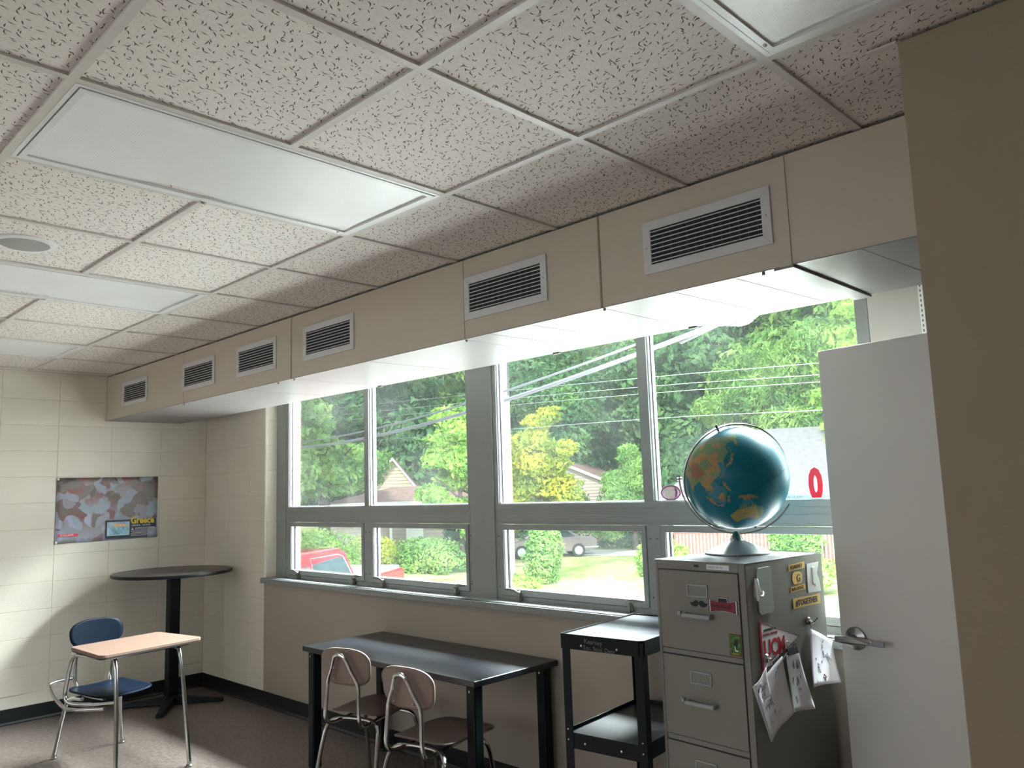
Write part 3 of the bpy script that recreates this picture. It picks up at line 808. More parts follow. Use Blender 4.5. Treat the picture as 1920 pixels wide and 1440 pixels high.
# ------------------------------------------------------------------ AV cart
cart = thing('av_cart', 'black steel shelf cart with scuffed top between table and filing cabinet', 'cart', (4.795,-.672,0), R(5.5))
CW, CD, CH = .385, .59, 1.010
b = MB(); c_ = .018
b.prism([(0,0,CH-.012),(CW-c_,0,CH-.012),(CW,c_,CH-.012),(CW,CD,CH-.012),(0,CD,CH-.012)], (0,0,.006)); b.build('top_shelf', 'carttop', cart)
b = MB(); b.prism([(0,0,CH-.060),(CW-c_,0,CH-.060),(CW,c_,CH-.060),(CW,CD,CH-.060),(0,CD,CH-.060)], (0,0,.060), cap=False); b.build('top_rim', 'blackmetal', cart, solid=.004)
b = MB()
for sgx, x in ((1,.002),(-1,CW-.002)):
    for sgy, y in ((1,.002),(-1,CD-.002)):
        q = MB(); w0, w1 = .040, .040
        xa, ya = (x, y)
        q.prism([(xa,ya,.08),(xa+sgx*.038,ya,.08),(xa+sgx*.038,ya+sgy*.003,.08),(xa+sgx*.003,ya+sgy*.003,.08),(xa+sgx*.003,ya+sgy*.038,.08),(xa,ya+sgy*.038,.08)], (0,0,CH-.09))
        l = q.build('post', 'blackmetal', cart)
        k = MB(); k.cyl((xa+sgx*.02,ya+sgy*.008,.0425), (xa+sgx*.02,ya+sgy*.033,.0425), .0425, 20); k.build('caster', 'rubber', l, smooth=True)
        for zz in (.63, .59): k = MB(); k.ball((xa+sgx*.016,ya-sgy*.001,zz), .005, 8, 6); k.build('bolt', 'nickel', l)
for z in (.615, .16):
    b = MB(); b.box(.006, CW-.006, .006, CD-.006, z-.008, z-.002); l = b.build('shelf', 'blacktop', cart)
    b = MB(); b.box(.004, CW-.004, .004, .007, z-.058, z+.004); b.box(.004, CW-.004, CD-.007, CD-.004, z-.058, z+.012)
    b.box(.004, .007, .007, CD-.007, z-.05, z+.012); b.box(CW-.007, CW-.004, .007, CD-.007, z-.05, z+.012); b.build('shelf_rim', 'blackmetal', l)
for x in (.10, .27):
    for z in (.968, .585): k = MB(); k.ball((x,-.001,z), .0048, 8, 6); k.build('rivet', 'white', cart)
MAT['chalk'] = plain('chalky_writing', (.16,.17,.18), .8)
text('handwriting', 'Kearney', .026, 'chalk', (.115,-.003,.980), (1,0,-.04), (.12,0,1), cart)
text('handwriting', 'Soc. Stud. Dept', .024, 'chalk', (.110,-.003,.956), (1,0,-.04), (.12,0,1), cart)
# cord on the sill behind the cabinet
q = MB(); q.tube(smooth_path([(4.93,.00,.984),(4.96,.02,1.025),(5.03,.03,1.05),(5.10,.02,1.035),(5.14,.0,.99)], 2), .009, 10)
tag(q.build('power_cord', 'rubber', smooth=True), 'black cord looping on the sill behind the cart and cabinet', 'cord')

# ------------------------------------------------------------------ filing cabinet
ANG = math.atan2(-.031, .402)
cab = thing('filing_cabinet', 'tall grey four-drawer filing cabinet with stickers and magnets, under the globe', 'filing cabinet', (5.217,-.573,0), ANG)
W_, D_, H_ = .403, .548, 1.32
b = MB(); b.box(0, W_, .004, D_, .02, H_-.004); b.box(0, .013, -.001, .004, .02, H_); b.box(W_-.025, W_, -.001, .004, .02, H_)
b.box(.013, W_-.025, -.001, .004, H_-.035, H_); b.build('body', 'cab', cab, bevel=.003)
b = MB(); b.box(-.001, W_+.001, -.002, D_+.001, H_-.004, H_); b.build('cabinet_top', 'cabtop', cab, bevel=.002)
b = MB(); b.box(.014, W_-.026, .002, .0045, .03, H_-.036); b.build('drawer_gap_shade', 'gasket', cab)  # black sheet paints the shade between the drawers
for k in range(4):
    zt = H_-.0385-k*.3165; zb = zt-.292
    dr = MB(); dr.box(.0165, W_-.0285, -.004, .003, zb, zt); dr.box(.0165, W_-.0285, -.0015, .003, zb-.020, zb-.002); D = dr.build('drawer', 'cab', cab, bevel=.0015)
    cx = .196 if k == 0 else .190
    m = MB(); z0, z1 = zt-.094, zt-.047
    m.box(cx-.047, cx+.047, -.0075, -.004, z1-.006, z1); m.box(cx-.047, cx+.047, -.0075, -.004, z0, z0+.006)
    m.box(cx-.047, cx-.041, -.0075, -.004, z0, z1); m.box(cx+.041, cx+.047, -.0075, -.004, z0, z1)
    m.build('label_holder', 'silver', D, bevel=.001)
    m = MB(); m.box(cx-.041, cx+.041, -.0048, -.0042, z0+.006, z1-.006); m.build('label_card', 'cab', D)
    m = MB(); zh = zt-.160
    m.box(cx-.062, cx-.050, -.026, -.004, zh-.009, zh+.009); m.box(cx+.046, cx+.066, -.026, -.004, zh-.009, zh+.009)
    m.box(cx-.062, cx+.066, -.032, -.020, zh-.008, zh+.007); m.build('handle', 'silver', D, bevel=.003)
    m = MB(); m.box(cx-.092, cx-.076, -.016, -.004, zh-.006, zh+.010); m.build('thumb_latch', 'silver', D, bevel=.003)
def cab_front(name, label, cat, x, z, y=-.0045):
    o = thing(name, label, cat); o.parent = None
    m = Matrix.Rotation(ANG, 4, 'Z'); pnt = m @ Vector((x, y, 0)); o.location = (5.217+pnt.x, -.573+pnt.y, H_+z); o.rotation_euler = (0,0,ANG)
    return o
t = cab_front('mustache_sticker', 'black mustache sticker on the top drawer front', 'sticker', .200, -.154)
P2 = [(0,.004),(.008,.010),(.020,.009),(.030,.000),(.042,-.004),(.038,.006)]
P2 = [(.0,.002),(.006,.010),(.016,.011),(.025,.004),(.033,.001),(.042,.004),(.034,-.009),(.022,-.013),(.010,-.012),(.002,-.006)]
q = MB(); q.prism([(x,0,z) for x, z in P2], (0,-.0006,0)); q.prism([(-x,0,z) for x, z in reversed(P2)], (0,-.0006,0)); q.build('shape', 'ink', t)
t = cab_front('badge_sticker', 'red and black bow-tie shaped badge sticker right of the mustache', 'sticker', .306, -.156)
def badge(s, dy, mat, name):
    o_ = [(-.062,.023),(-.035,.018),(-.022,.017),(-.022,.033),(.022,.033),(.022,.017),(.035,.018),(.062,.023),(.062,-.027),(.035,-.021),(0,-.019),(-.035,-.021),(-.062,-.027)]
    q = MB(); q.prism([(x*s,-dy,z*s+(0 if s == 1 else -.0003)) for x, z in o_], (0,-.0005,0)); q.build(name, mat, t)
badge(1, 0, 'ink', 'outline'); badge(.94, .0006, 'paper', 'white_line'); badge(.87, .0012, 'ink', 'inner_line')
q = MB(); q.prism([(x*.84,-.0018,z*.62+.000) for x, z in ((-.062,.030),(-.03,.024),(.03,.024),(.062,.030),(.062,-.034),(.03,-.026),(-.03,-.026),(-.062,-.034))], (0,-.0005,0)); q.build('red_field', 'crimson', t)
text('lettering', 'WAREHOUSE', .017, 'ink', (-.049,-.0025,-.007), (1,0,0), (0,0,1), t, sx=.85)
t = cab_front('green_card', 'small green picture card at the lower corner of the top drawer', 'card', .348, -.287)
q = MB(); q.box(-.025, .025, -.0008, 0, -.038, .038); q.build('border', 'crimson', t)
q = MB(); q.box(-.022, .022, -.0014, -.0008, -.035, .035); q.build('picture', 'greenpic', t)
q = MB(); q.prism([(-.004,-.0015,.012),(.010,-.0015,.022),(.012,-.0015,.004),(.006,-.0015,-.01),(.012,-.0015,-.022),(-.002,-.0015,-.024),(-.006,-.0015,-.006)], (0,-.0003,0)); q.build('figure', 'ink', t)
q = MB(); q.prism([(-.003,-.0019,-.004),(0,-.0019,-.004),(.003,-.0019,-.018),(.012,-.0019,-.017),(.010,-.0019,-.024),(-.001,-.0019,-.022)], (0,-.0003,0)); q.build('pale_patch', 'white', t)
text('lettering', 'GOAL', .008, 'yellow', (-.012,-.0018,-.0335), (1,0,0), (0,0,1), t)
t = cab_front('label_strip', 'pale paper label strip on the cabinet top front edge', 'label', .242, -.028, -.0015)
q = MB(); q.box(0, .098, -.0005, 0, 0, .018); q.build('paper', 'paper', t)
text('lettering', 'CHECK  NO  40', .009, 'pencil', (.006,-.0007,.006), (1,0,0), (0,0,1), t)
t = cab_front('maker_plate', 'tiny dark maker plate on the cabinet top front edge', 'plate', .186, -.022, -.0015)
q = MB(); q.box(0, .020, -.0006, 0, 0, .009); q.build('plate', 'gasket', t)

# magnets and papers on the cabinet's right side: local x runs back along the side, -y outward
SANG = math.atan2(.551, .041)
def cab_side(name, label, cat, x, z, group=None):
    o = thing(name, label, cat, (0,0,0), 0, group)
    ux = Vector((.0742,.9972,0)); nn = Vector((.9972,-.0742,0))
    base = Vector((5.6205,-.604,0)) + ux*x + nn*.0012
    o.location = (base.x, base.y, H_+z); o.rotation_euler = (0,0,math.atan2(ux.y, ux.x)); return o
def rrect(w, h, r, n=5):
    P = []
    for cx, cz, a0 in ((w/2-r,h/2-r,0),(-w/2+r,h/2-r,90),(-w/2+r,-h/2+r,180),(w/2-r,-h/2+r,270)):
        for k in range(n+1): a = R(a0+90*k/n); P.append((cx+r*math.cos(a), cz+r*math.sin(a)))
    return P
t = cab_side('magnetic_hook', 'grey rounded rectangular magnet plate with a white hook near the cabinet front edge', 'hook', .118, -.105)
q = MB(); q.prism([(x,0,z) for x, z in rrect(.098,.166,.018)], (0,-.003,0)); q.build('plate', 'magnetgrey', t, bevel=.001)
q = MB(); q.tube(smooth_path([(-.062,-.006,.048),(-.066,-.012,.02),(-.066,-.014,-.005),(-.064,-.012,-.03)], 2), [.006]*2+[.008]*9+[.005]*2, 10)
q.build('hook_blade', 'white', t, smooth=True)
q = MB(); q.tube(smooth_path([(-.064,-.012,-.012),(-.05,-.02,-.016),(-.036,-.016,-.008),(-.03,-.010,.0)], 2), .0035, 8); q.build('hook_arm', 'white', t, smooth=True)
t = cab_side('team_magnet', 'gold and black team magnet in three pieces high on the cabinet side', 'magnet', .348, -.075)
q = MB(); q.prism([(-.058,0,.022),(.060,0,.026),(.060,0,.050),(-.058,0,.044)], (0,-.001,0)); q.prism([(-.055,0,-.058),(.056,0,-.054),(.054,0,-.035),(-.052,0,-.038)], (0,-.001,0)); q.build('name_bar', 'gold', t)
text('lettering', 'KEARNEY', .021, 'ink', (-.047,-.0015,.027), (1,0,.04), (0,0,1), t)
text('lettering', 'BULLDOGS', .0175, 'ink', (-.047,-.0015,-.053), (1,0,.03), (0,0,1), t)
q = MB(); q.prism([(x*1.0,0,z-.007) for x, z in rrect(.072,.046,.020)], (0,-.001,0)); q.build('emblem_patch', 'gold', t)
text('emblem_letter', 'G', .040, 'ink', (-.006,-.0015,-.022), (1,0,0), (0,0,1), t)
t = cab_side('white_magnet_hook', 'glossy white hook plate at the back top corner of the cabinet side', 'hook', .468, -.090)
q = MB(); q.prism([(-.048,0,-.056),(.050,0,-.058),(.046,0,-.02),(.030,0,.012),(.050,0,.056),(-.044,0,.054)], (0,-.0015,0)); q.build('plate', 'white', t)
q = MB(); q.box(-.012, .012, -.006, -.0015, -.03, .04); q.box(-.008, .008, -.012, -.006, -.036, -.024); q.build('hook', 'white', t, bevel=.003)
t = cab_side('hashtag_magnet', 'gold strip magnet reading TOGETHER below the team magnet', 'magnet', .407, -.175)
q = MB(); q.box(-.102, .102, -.001, 0, -.019, .019); q.build('strip', 'gold', t)
text('lettering', '#TOGETHER', .030, 'ink', (-.084,-.0015,-.010), (1,0,0), (0,0,1), t, sx=.96, bold=.03)
t = cab_side('pennant', 'white and red UCM pennant pinned on the cabinet side', 'pennant', .070, -.29)
q = MB(); q.prism([(0,0,.078),(.255,0,-.006),(0,0,-.090)], (0,-.0012,0)); q.build('felt', 'paper', t)
q = MB(); q.box(-.006, .004, -.002, 0, -.090, .080); q.build('red_edge', 'red', t)
q = MB(); q.tube([(.0,-.001,.079),(.256,-.001,-.005),(.19,-.001,-.028)], .0012, 6); q.build('outline', 'crimson', t)
text('lettering', "UCM", .082, 'red', (.012,-.0018,-.047), (1,0,0), (0,0,1), t, sx=.80, bold=.035)
text('lettering', "UNIVERSITY OF", .012, 'ink', (.018,-.0018,.042), (1,0,0), (0,0,1), t)
text('lettering', "CENTRAL MISSOURI", .011, 'red', (.010,-.0018,.027), (1,0,0), (0,0,1), t)
text('lettering', "MULES", .016, 'ink', (.018,-.0018,-.065), (1,0,0), (0,0,1), t)
def clip(name, label, x, z, grp):
    t = cab_side(name, label, 'clip', x, z, grp)
    q = MB(); q.lathe([(.001,0),(.015,0),(.016,.004),(.012,.010),(.001,.012)], seg=20)
    o = q.build('magnet_disc', 'nickel', t, smooth=True); o.rotation_euler = (R(90),0,0)
    q = MB(); q.box(-.012, .012, -.020, -.013, -.024, .002); q.build('jaw', 'chrome', t, bevel=.003)
    q = MB(); q.tube(smooth_path([(-.006,-.016,-.008),(.012,-.028,.004),(.020,-.030,.012)], 2), .003, 8); q.build('thumb_lever', 'chrome', t, smooth=True)
    return t
clip('magnetic_clip', 'silver magnetic clip holding the tapered drawing near the cabinet back edge', .402, -.250, 'silver magnetic clips on the cabinet side')
clip('magnetic_clip', 'silver magnetic clip over the pennant bottom, holding the crooked drawing', .092, -.340, 'silver magnetic clips on the cabinet side')
t = cab_side('binder_clip', 'black binder clip gripping the drawing sheets', 'binder clip', .240, -.330)
q = MB(); q.prism([(-.034,-.026,-.016),(-.034,-.010,-.016),(-.034,-.016,.008),(-.034,-.020,.008)], (.068,0,0)); q.build('clip_body', 'ink', t)
for s in (-1, 1):
    q = MB(); q.tube(smooth_path([(-.012,-.018+s*.005,.004),(-.014,-.018+s*.014,.022),(0,-.018+s*.018,.030),(.014,-.018+s*.014,.022),(.012,-.018+s*.005,.004)], 2), .0012, 6); q.build('wire_handle', 'nickel', t)
q = MB(); q.tube([(-.034,-.018,-.006),(-.095,-.014,-.046),(-.122,-.012,-.080)], .0025, 8); q.build('pen', 'nickel', t)
rnd = random.Random(3)
def scribble(u, w_, s, n=7): return [(u+rnd.uniform(-s,s), w_+rnd.uniform(-s,s)) for _ in range(n)]
def sheet_paper(name, label, x, z, outline, marks, grp, y0=-.010, curl=.05, mat='paper'):
    t = cab_side(name, label, 'paper', x, z, grp)
    q = MB(); n = 12
    tl, tr, br_, bl = outline
    v = []
    for i in range(n+1):
        for j in range(n+1):
            u, w_ = i/n, j/n
            xx = (tl[0]*(1-u)+tr[0]*u)*(1-w_)+(bl[0]*(1-u)+br_[0]*u)*w_
            zz = (tl[1]*(1-u)+tr[1]*u)*(1-w_)+(bl[1]*(1-u)+br_[1]*u)*w_
            v.append((xx, y0-curl*w_*w_*.5-curl*.35*abs(u-.5)*w_-.004*math.sin(5*u+3*w_), zz))
    f = [(i*(n+1)+j, (i+1)*(n+1)+j, (i+1)*(n+1)+j+1, i*(n+1)+j+1) for i in range(n) for j in range(n)]
    f = [tuple(reversed(q_)) for q_ in f]
    q.add(v, f); q.build('sheet', mat, t, smooth=True, solid=.0006)
    marks = list(marks)+[('sketch','pencil_light',scribble(rnd.uniform(.2,.8), rnd.uniform(.15,.85), rnd.uniform(.03,.10), rnd.randint(5,10)),.0006) for _ in range(9)]
    for (nm, mt, pts, r_) in marks:
        k = MB(); P = []
        for (u, w_) in pts:
            xx = (tl[0]*(1-u)+tr[0]*u)*(1-w_)+(bl[0]*(1-u)+br_[0]*u)*w_
            zz = (tl[1]*(1-u)+tr[1]*u)*(1-w_)+(bl[1]*(1-u)+br_[1]*u)*w_
            P.append((xx, y0-curl*w_*w_*.5-curl*.35*abs(u-.5)*w_-.004*math.sin(5*u+3*w_)-.0008, zz))
        k.tube(P, r_, 5); k.build(nm, mt, t)
    return t
sheet_paper('drawing_sheet', 'tapered white drawing with pink scribble and tiny figure, nearest the door', .398, -.272, [(-.002,-.004),(.170,-.075),(.135,-.222),(-.070,-.205)],
    [('pink_scribble','red',scribble(.55,.14,.04,5),.0006),('sketch','pencil',scribble(.5,.26,.07,9),.0005),('small_figure','crimson',[(.55,.80),(.50,.86),(.60,.86),(.55,.80)],.0022),
     ('small_figure','ink',[(.55,.87),(.55,.93)],.0022),('sketch','ink',scribble(.22,.92,.03,6),.0006)], 'papers clipped on the cabinet side')
sheet_paper('drawing_sheet', 'pencil drawing hanging straight from the black binder clip', .240, -.338, [(-.045,-.004),(.053,-.012),(.089,-.215),(-.056,-.200)],
    [('sketch','pencil',scribble(.4,.2,.09,12),.0005),('sketch','pencil',scribble(.6,.5,.10,10),.0005),('sketch','pencil',scribble(.35,.8,.06,8),.0005)], 'papers clipped on the cabinet side', y0=-.020, curl=.03)
sheet_paper('drawing_sheet', 'large crooked pencil drawing whose lower corner points to the floor', .092, -.352, [(-.121,-.062),(.090,.007),(.100,-.185),(-.060,-.257)],
    [('sketch','pencil',scribble(.4,.5,.12,10),.0005)], 'papers clipped on the cabinet side', y0=-.016, curl=.03)
sheet_paper('drawing_sheet', 'small folded paper flap sticking out past the cabinet front edge', .092, -.352, [(-.128,-.058),(-.035,-.010),(-.062,-.095),(-.108,-.125)],
    [('sketch','pencil',scribble(.5,.35,.14,12),.0005),('sketch','ink',scribble(.12,.35,.08,8),.0008),('sketch','pencil',scribble(.6,.6,.1,10),.0005)], 'papers clipped on the cabinet side', y0=-.026, curl=.03)

# ------------------------------------------------------------------ globe
GC = Vector((5.392,-.240,1.625)); GR = .2115
tocam = (CAM-GC).normalized()
right = tocam.cross(Vector((0,0,1))).normalized()*-1
upv = right.cross(tocam).normalized()*-1
if upv.z < 0: upv = -upv
# right vector as seen from the camera
right = Vector((r1.x, r1.y, 0)).normalized(); upv = Vector((0,0,1)); fwd = right.cross(upv)*-1
fwd = Vector((-fwd.x,-fwd.y,0)) if fwd.dot(tocam) < 0 else fwd
tilt = R(21.5); pole_img = (right*-math.sin(tilt)+upv*math.cos(tilt))
toc = fwd
ph0 = R(14)
axis = (pole_img*math.cos(ph0)+toc*math.sin(ph0)).normalized()
cen = (toc - axis*toc.dot(axis)).normalized()      # equator direction facing viewer
east = axis.cross(cen).normalized()
if east.dot(right) < 0: east = -east
LON0 = 152
LANDS = {
 'asia': [(35,45),(50,46),(60,60),(68,68),(73,75),(77,104),(73,125),(70,145),(69,170),(66,179.9),(62,178),(60,165),(52,157),(57,160),(60,156),(59,143),(54,137),(48,140),(43,132),(39,128),(35,129.5),(37,126),(40,122),(38,118),(36,121),(31,121.5),(25,119),(21,110),(18,106),(12,109),(9,105),(13,100),(7,100),(1,104),(6,101),(14,98),(17,95),(22,91),(16,81),(8,77.5),(20,72),(25,66),(26,57),(30,48)],
 'japan': [(31,130),(34,130.5),(36,136),(40,139.5),(45.5,142),(43,145.5),(41,141.5),(36,141),(34.5,138),(33,133)],
 'sakhalin': [(46,142),(54,142.5),(52,144),(46,143.5)],
 'borneo': [(-4,114),(2,109.5),(7,117),(4,118.5),(0,118)],
 'sumatra': [(5.5,95.5),(1,104),(-6,106),(-5,102)],
 'java': [(-6,105.5),(-7,114.5),(-8.8,114),(-7.5,106)],
 'sulawesi': [(1.5,125),(1,120),(-5.5,120),(-3,122.5),(-1,121.5)],
 'philippines': [(18.5,121),(13,124),(7,126.5),(6,125),(10,123),(14,120.5)],
 'newguinea': [(-1,131.5),(-2,138),(-4,144),(-6.5,147.5),(-10.5,150.5),(-8,143.5),(-8,138.5),(-4,133)],
 'australia': [(-12,131),(-14.5,129.5),(-18,122),(-22,114),(-28,114),(-34.5,115.5),(-35,118),(-32,126),(-32,133),(-35,137.5),(-38.5,141),(-39,146.5),(-37.5,150),(-32,152.5),(-25,153),(-19,146.5),(-11,142.3),(-17,140.5),(-15,135.5),(-12,136.5)],
 'tasmania': [(-41,145),(-41,148),(-43.5,147)],
 'nz': [(-35,173),(-38,178),(-41.5,175),(-46.5,169),(-45.5,166.8),(-41,172.5)],
 'kamchatka': [(51,157),(56,163),(60,164),(60,160),(56,156)],
 'taiwan': [(25,121.5),(22,121),(23.5,120)],
 'alaska': [(71,-157),(66,-167),(60,-165),(55,-162),(59,-152),(60,-143),(55,-131),(48,-124),(40,-124),(33,-118),(23,-110),(17,-101),(16,-95),(30,-95),(50,-95),(68,-100),(70,-128)],
 'hawaii': [(20.2,-156),(19,-155),(19,-156)],
}
def inside(la, lo, poly):
    c = False; n = len(poly)
    for i in range(n):
        y1, x1 = poly[i]; y2, x2 = poly[(i+1) % n]
        if (y1 > la) != (y2 > la) and lo < (x2-x1)*(la-y1)/(y2-y1)+x1: c = not c
    return c
NL, NA = 180, 360
LA = -90+(np.arange(NL+1))*180/NL; LO = -180+np.arange(NA)*360/NA
vv = []
for la in LA:
    for lo in LO:
        a, dl = R(la), R(lo-LON0)
        vv.append(axis*math.sin(a)*GR + (cen*math.cos(dl)+east*math.sin(dl))*math.cos(a)*GR)
ff = [(i*NA+j, i*NA+(j+1) % NA, (i+1)*NA+(j+1) % NA, (i+1)*NA+j) for i in range(NL) for j in range(NA)]
me = bpy.data.meshes.new('globe_ball'); me.from_pydata(vv, [], ff)
wob = RNG.normal(0, .35, (NL+1, NA, 2))
cols = np.zeros((len(vv), 4), dtype=np.float32); cols[:, 3] = 1
boxes = {k: (min(q[0] for q in pl)-1, max(q[0] for q in pl)+1, min(q[1] for q in pl)-1, max(q[1] for q in pl)+1) for k, pl in LANDS.items()}
for i, la in enumerate(LA):
    for j, lo in enumerate(LO):
        land = None; y, x = la+wob[i,j,0], lo+wob[i,j,1]
        for k, (a, c_, e, g_) in boxes.items():
            if a < y < c_ and e < x < g_ and inside(y, x, LANDS[k]): land = k; break
        if land is None:
            c3 = (.0, .145, .20)
            if abs(la) > 66: c3 = (.06,.22,.28)
            hs = math.sin(la*.4+lo*.3)+math.sin(lo*.5-la*.2)
            if (la-6)**2/150+(lo-110)**2/110 < 1+.3*hs or (la-32)**2/60+(lo-123)**2/22 < 1+.3*hs or (la+12)**2/22+(lo-136)**2/60 < 1+.3*hs: c3 = (.05,.20,.27)
        elif land == 'australia': c3 = (.42,.30,.09) if (114 < lo < 146 and la < -17) else (.16,.24,.10)
        elif land == 'asia':
            h1 = math.sin(la*.31+1.3*math.sin(lo*.11))+math.sin(lo*.17+.9*math.sin(la*.21))+.6*math.sin(la*.9+lo*.7)
            if la > 64: c3 = (.20,.27,.20)
            elif la > 50: c3 = (.17,.26,.12) if h1 < .5 else (.36,.24,.10)
            elif (la-33)**2/50+(lo-86)**2/220 < 1+.35*h1: c3 = (.30,.12,.06)
            elif la > 30: c3 = (.40,.22,.08) if h1 > -.5 and lo < 122 else (.18,.25,.11)
            else: c3 = (.18,.26,.10) if h1 > 0 else (.36,.22,.08)
        elif land == 'alaska': c3 = (.38,.30,.17)
        else: c3 = (.36,.22,.08)
        nz_ = RNG.normal(1, .10)
        cols[i*NA+j, :3] = [c*nz_ if land else c*(1+.02*(nz_-1)) for c in c3]
ca = me.color_attributes.new('map', 'FLOAT_COLOR', 'POINT'); ca.data.foreach_set('color', cols.ravel())
me.shade_smooth()
m, t_, bs = nt('globe_map'); n = N(t_)
at = n.n('ShaderNodeAttribute', attribute_name='map')
n.l(n.mix(n.m('MULTIPLY', n.noise(45, 4, n.pos()), .25), at.outputs['Color'], (.05,.2,.22)), bs.inputs['Base Color'])
bs.inputs['Roughness'].default_value = .40; bs.inputs['Specular IOR Level'].default_value = .2; bs.inputs['Coat Weight'].default_value = .06; bs.inputs['Coat Roughness'].default_value = .12
me.materials.append(m)
gl = thing('globe', 'large blue desk globe on a silver stand on top of the filing cabinet', 'globe', (GC.x, GC.y, 1.32))
gb = bpy.data.objects.new('globe_ball', me); COL.objects.link(gb); gb.parent = gl; gb.location = (right.x*.016, right.y*.016, GC.z-1.32+.006)
gz = GC.z-1.32; C0 = Vector((right.x*.016, right.y*.016, gz+.006))
# full thin meridian ring through the poles, lying nearly across the view
side = axis.cross(toc).normalized(); 
if side.dot(right) < 0: side = -side
def ring_pts(rad, a0, a1, n, e1, e2): return [C0 + (e1*math.cos(R(a0+(a1-a0)*k/n)) + e2*math.sin(R(a0+(a1-a0)*k/n)))*rad for k in range(n+1)]
def band(mb, pts, nrm, w, th):
    v = []; f = []; nrm = Vector(nrm).normalized()
    for q in pts:
        rd = (q-C0).normalized()
        for s1, s2 in ((-1,-1),(1,-1),(1,1),(-1,1)): v.append(q+nrm*s1*w/2+rd*s2*th/2)
    n_ = len(pts)
    for i in range(n_-1):
        for k in range(4): f.append((i*4+k, i*4+(k+1) % 4, (i+1)*4+(k+1) % 4, (i+1)*4+k))
    f += [(0,1,2,3), tuple((n_-1)*4+k for k in (3,2,1,0))]
    mb.add(v, f)
mnorm = axis.cross(side).normalized()
q = MB(); band(q, ring_pts(GR+.010, 0, 360, 120, axis, side), mnorm, .013, .006); q.build('meridian_ring', 'nickel', gl, smooth=True)
# outer half ring rising from the base
o1 = (right*.97+toc*.24).normalized(); on_ = o1.cross(upv).normalized()
q = MB(); band(q, ring_pts(GR+.019, -184, -30, 80, o1, upv), on_, .013, .006); q.build('support_ring', 'nickel', gl, smooth=True)
for s in (-1, 1):
    q = MB(); a = C0+axis*s*(GR-.002); c_ = C0+axis*s*(GR+.020); q.tube([a, c_], .005, 10); q.ball(c_, .006, 10, 6)
    q.build('pole_pin', 'ink', gl, smooth=True)
q = MB(); q.tube([C0-o1*(GR+.008), C0-o1*(GR+.028)], .006, 10); q.build('swivel_pin', 'nickel', gl)
MB().lathe([(.001,0),(.126,0),(.130,.003),(.130,.008),(.118,.014),(.060,.040),(.028,.054)], seg=64).build('base', 'silver', gl, smooth=True)
MB().lathe([(.029,.0535),(.026,.060),(.012,.084),(.007,.0905)], seg=40).build('neck', 'nickel', gl, smooth=True)
# faint ocean lettering on the ball
lm = MB()
def on_ball(la, lo, rr):
    a, dl = R(la), R(lo-LON0); return axis*math.sin(a)*rr+(cen*math.cos(dl)+east*math.sin(dl))*math.cos(a)*rr
def ball_text(s_, la, lo, dlo, size):
    for i, chh in enumerate(s_):
        if chh == ' ': continue
        l_ = lo+i*dlo; pz = on_ball(la, l_, GR+.0006); e1 = (on_ball(la, l_+1, GR)-on_ball(la, l_-1, GR)).normalized()
        nz = pz.normalized(); e2 = nz.cross(e1)
        o = text('ocean_lettering', chh, size, 'ocean_ink', pz, e1, e2, gb, .0001)
MAT['ocean_ink'] = plain('ocean_ink', (.0,.035,.05), .5)
ball_text('PACIFIC', 21, 146, 6.2, .011); ball_text('OCEAN', 2, 160, 7, .011); ball_text('AUSTRALIA', -25, 121, 2.6, .006)
q = MB(); pts = [on_ball(0, lo, GR+.0004) for lo in range(90, 240, 3)]; q.tube(pts, .0005, 5); q.build('equator_line', 'ocean_ink', gb)

# ------------------------------------------------------------------ door
DA = math.atan2(-.057, .42)
DT = bpy.data.objects.new('door_1', None); COL.objects.link(DT); DT.location = (5.762,-.168,0); DT.rotation_euler = (0,0,DA)
structure(DT, 'plain white door standing open beside the filing cabinet')
b = MB(); b.box(0, .90, 0, .040, .012, 2.112); b.build('door_leaf', 'door', DT, bevel=.002)
b = MB(); b.box(-.0012, 0, .008, .032, .95, 1.09); b.build('latch_plate', 'nickel', DT)
hx_, hz_ = .060, 1.018
q = MB(); q.lathe([(.001,0),(.041,0),(.043,.003),(.040,.008),(.030,.012),(.016,.016),(.014,.046),(.001,.050)], seg=40)
o = q.build('rose', 'nickel', DT, smooth=True); o.rotation_euler = (R(90),0,0); o.location = (hx_,0,hz_)
q = MB(); q.prism([(-.052,-.064,-.010),(-.052,-.064,.012),(-.020,-.050,.013),(.020,-.052,.012),(.085,-.058,.010),(.092,-.058,0),(.085,-.058,-.010),(.0,-.048,-.016)], (0,.012,0))
o = q.build('lever', 'nickel', DT, bevel=.004); o.location = (hx_,0,hz_)
q = MB(); q.box(.088, .135, -.058, -.046, -.010, .010); o = q.build('lever_tip', 'silver', DT, bevel=.003); o.location = (hx_,0,hz_)
for z in (.25, 1.05, 1.85):
    q = MB(); q.cyl((.905,-.004,z-.05), (.905,-.004,z+.05), .008, 10); q.build('hinge', 'nickel', DT)

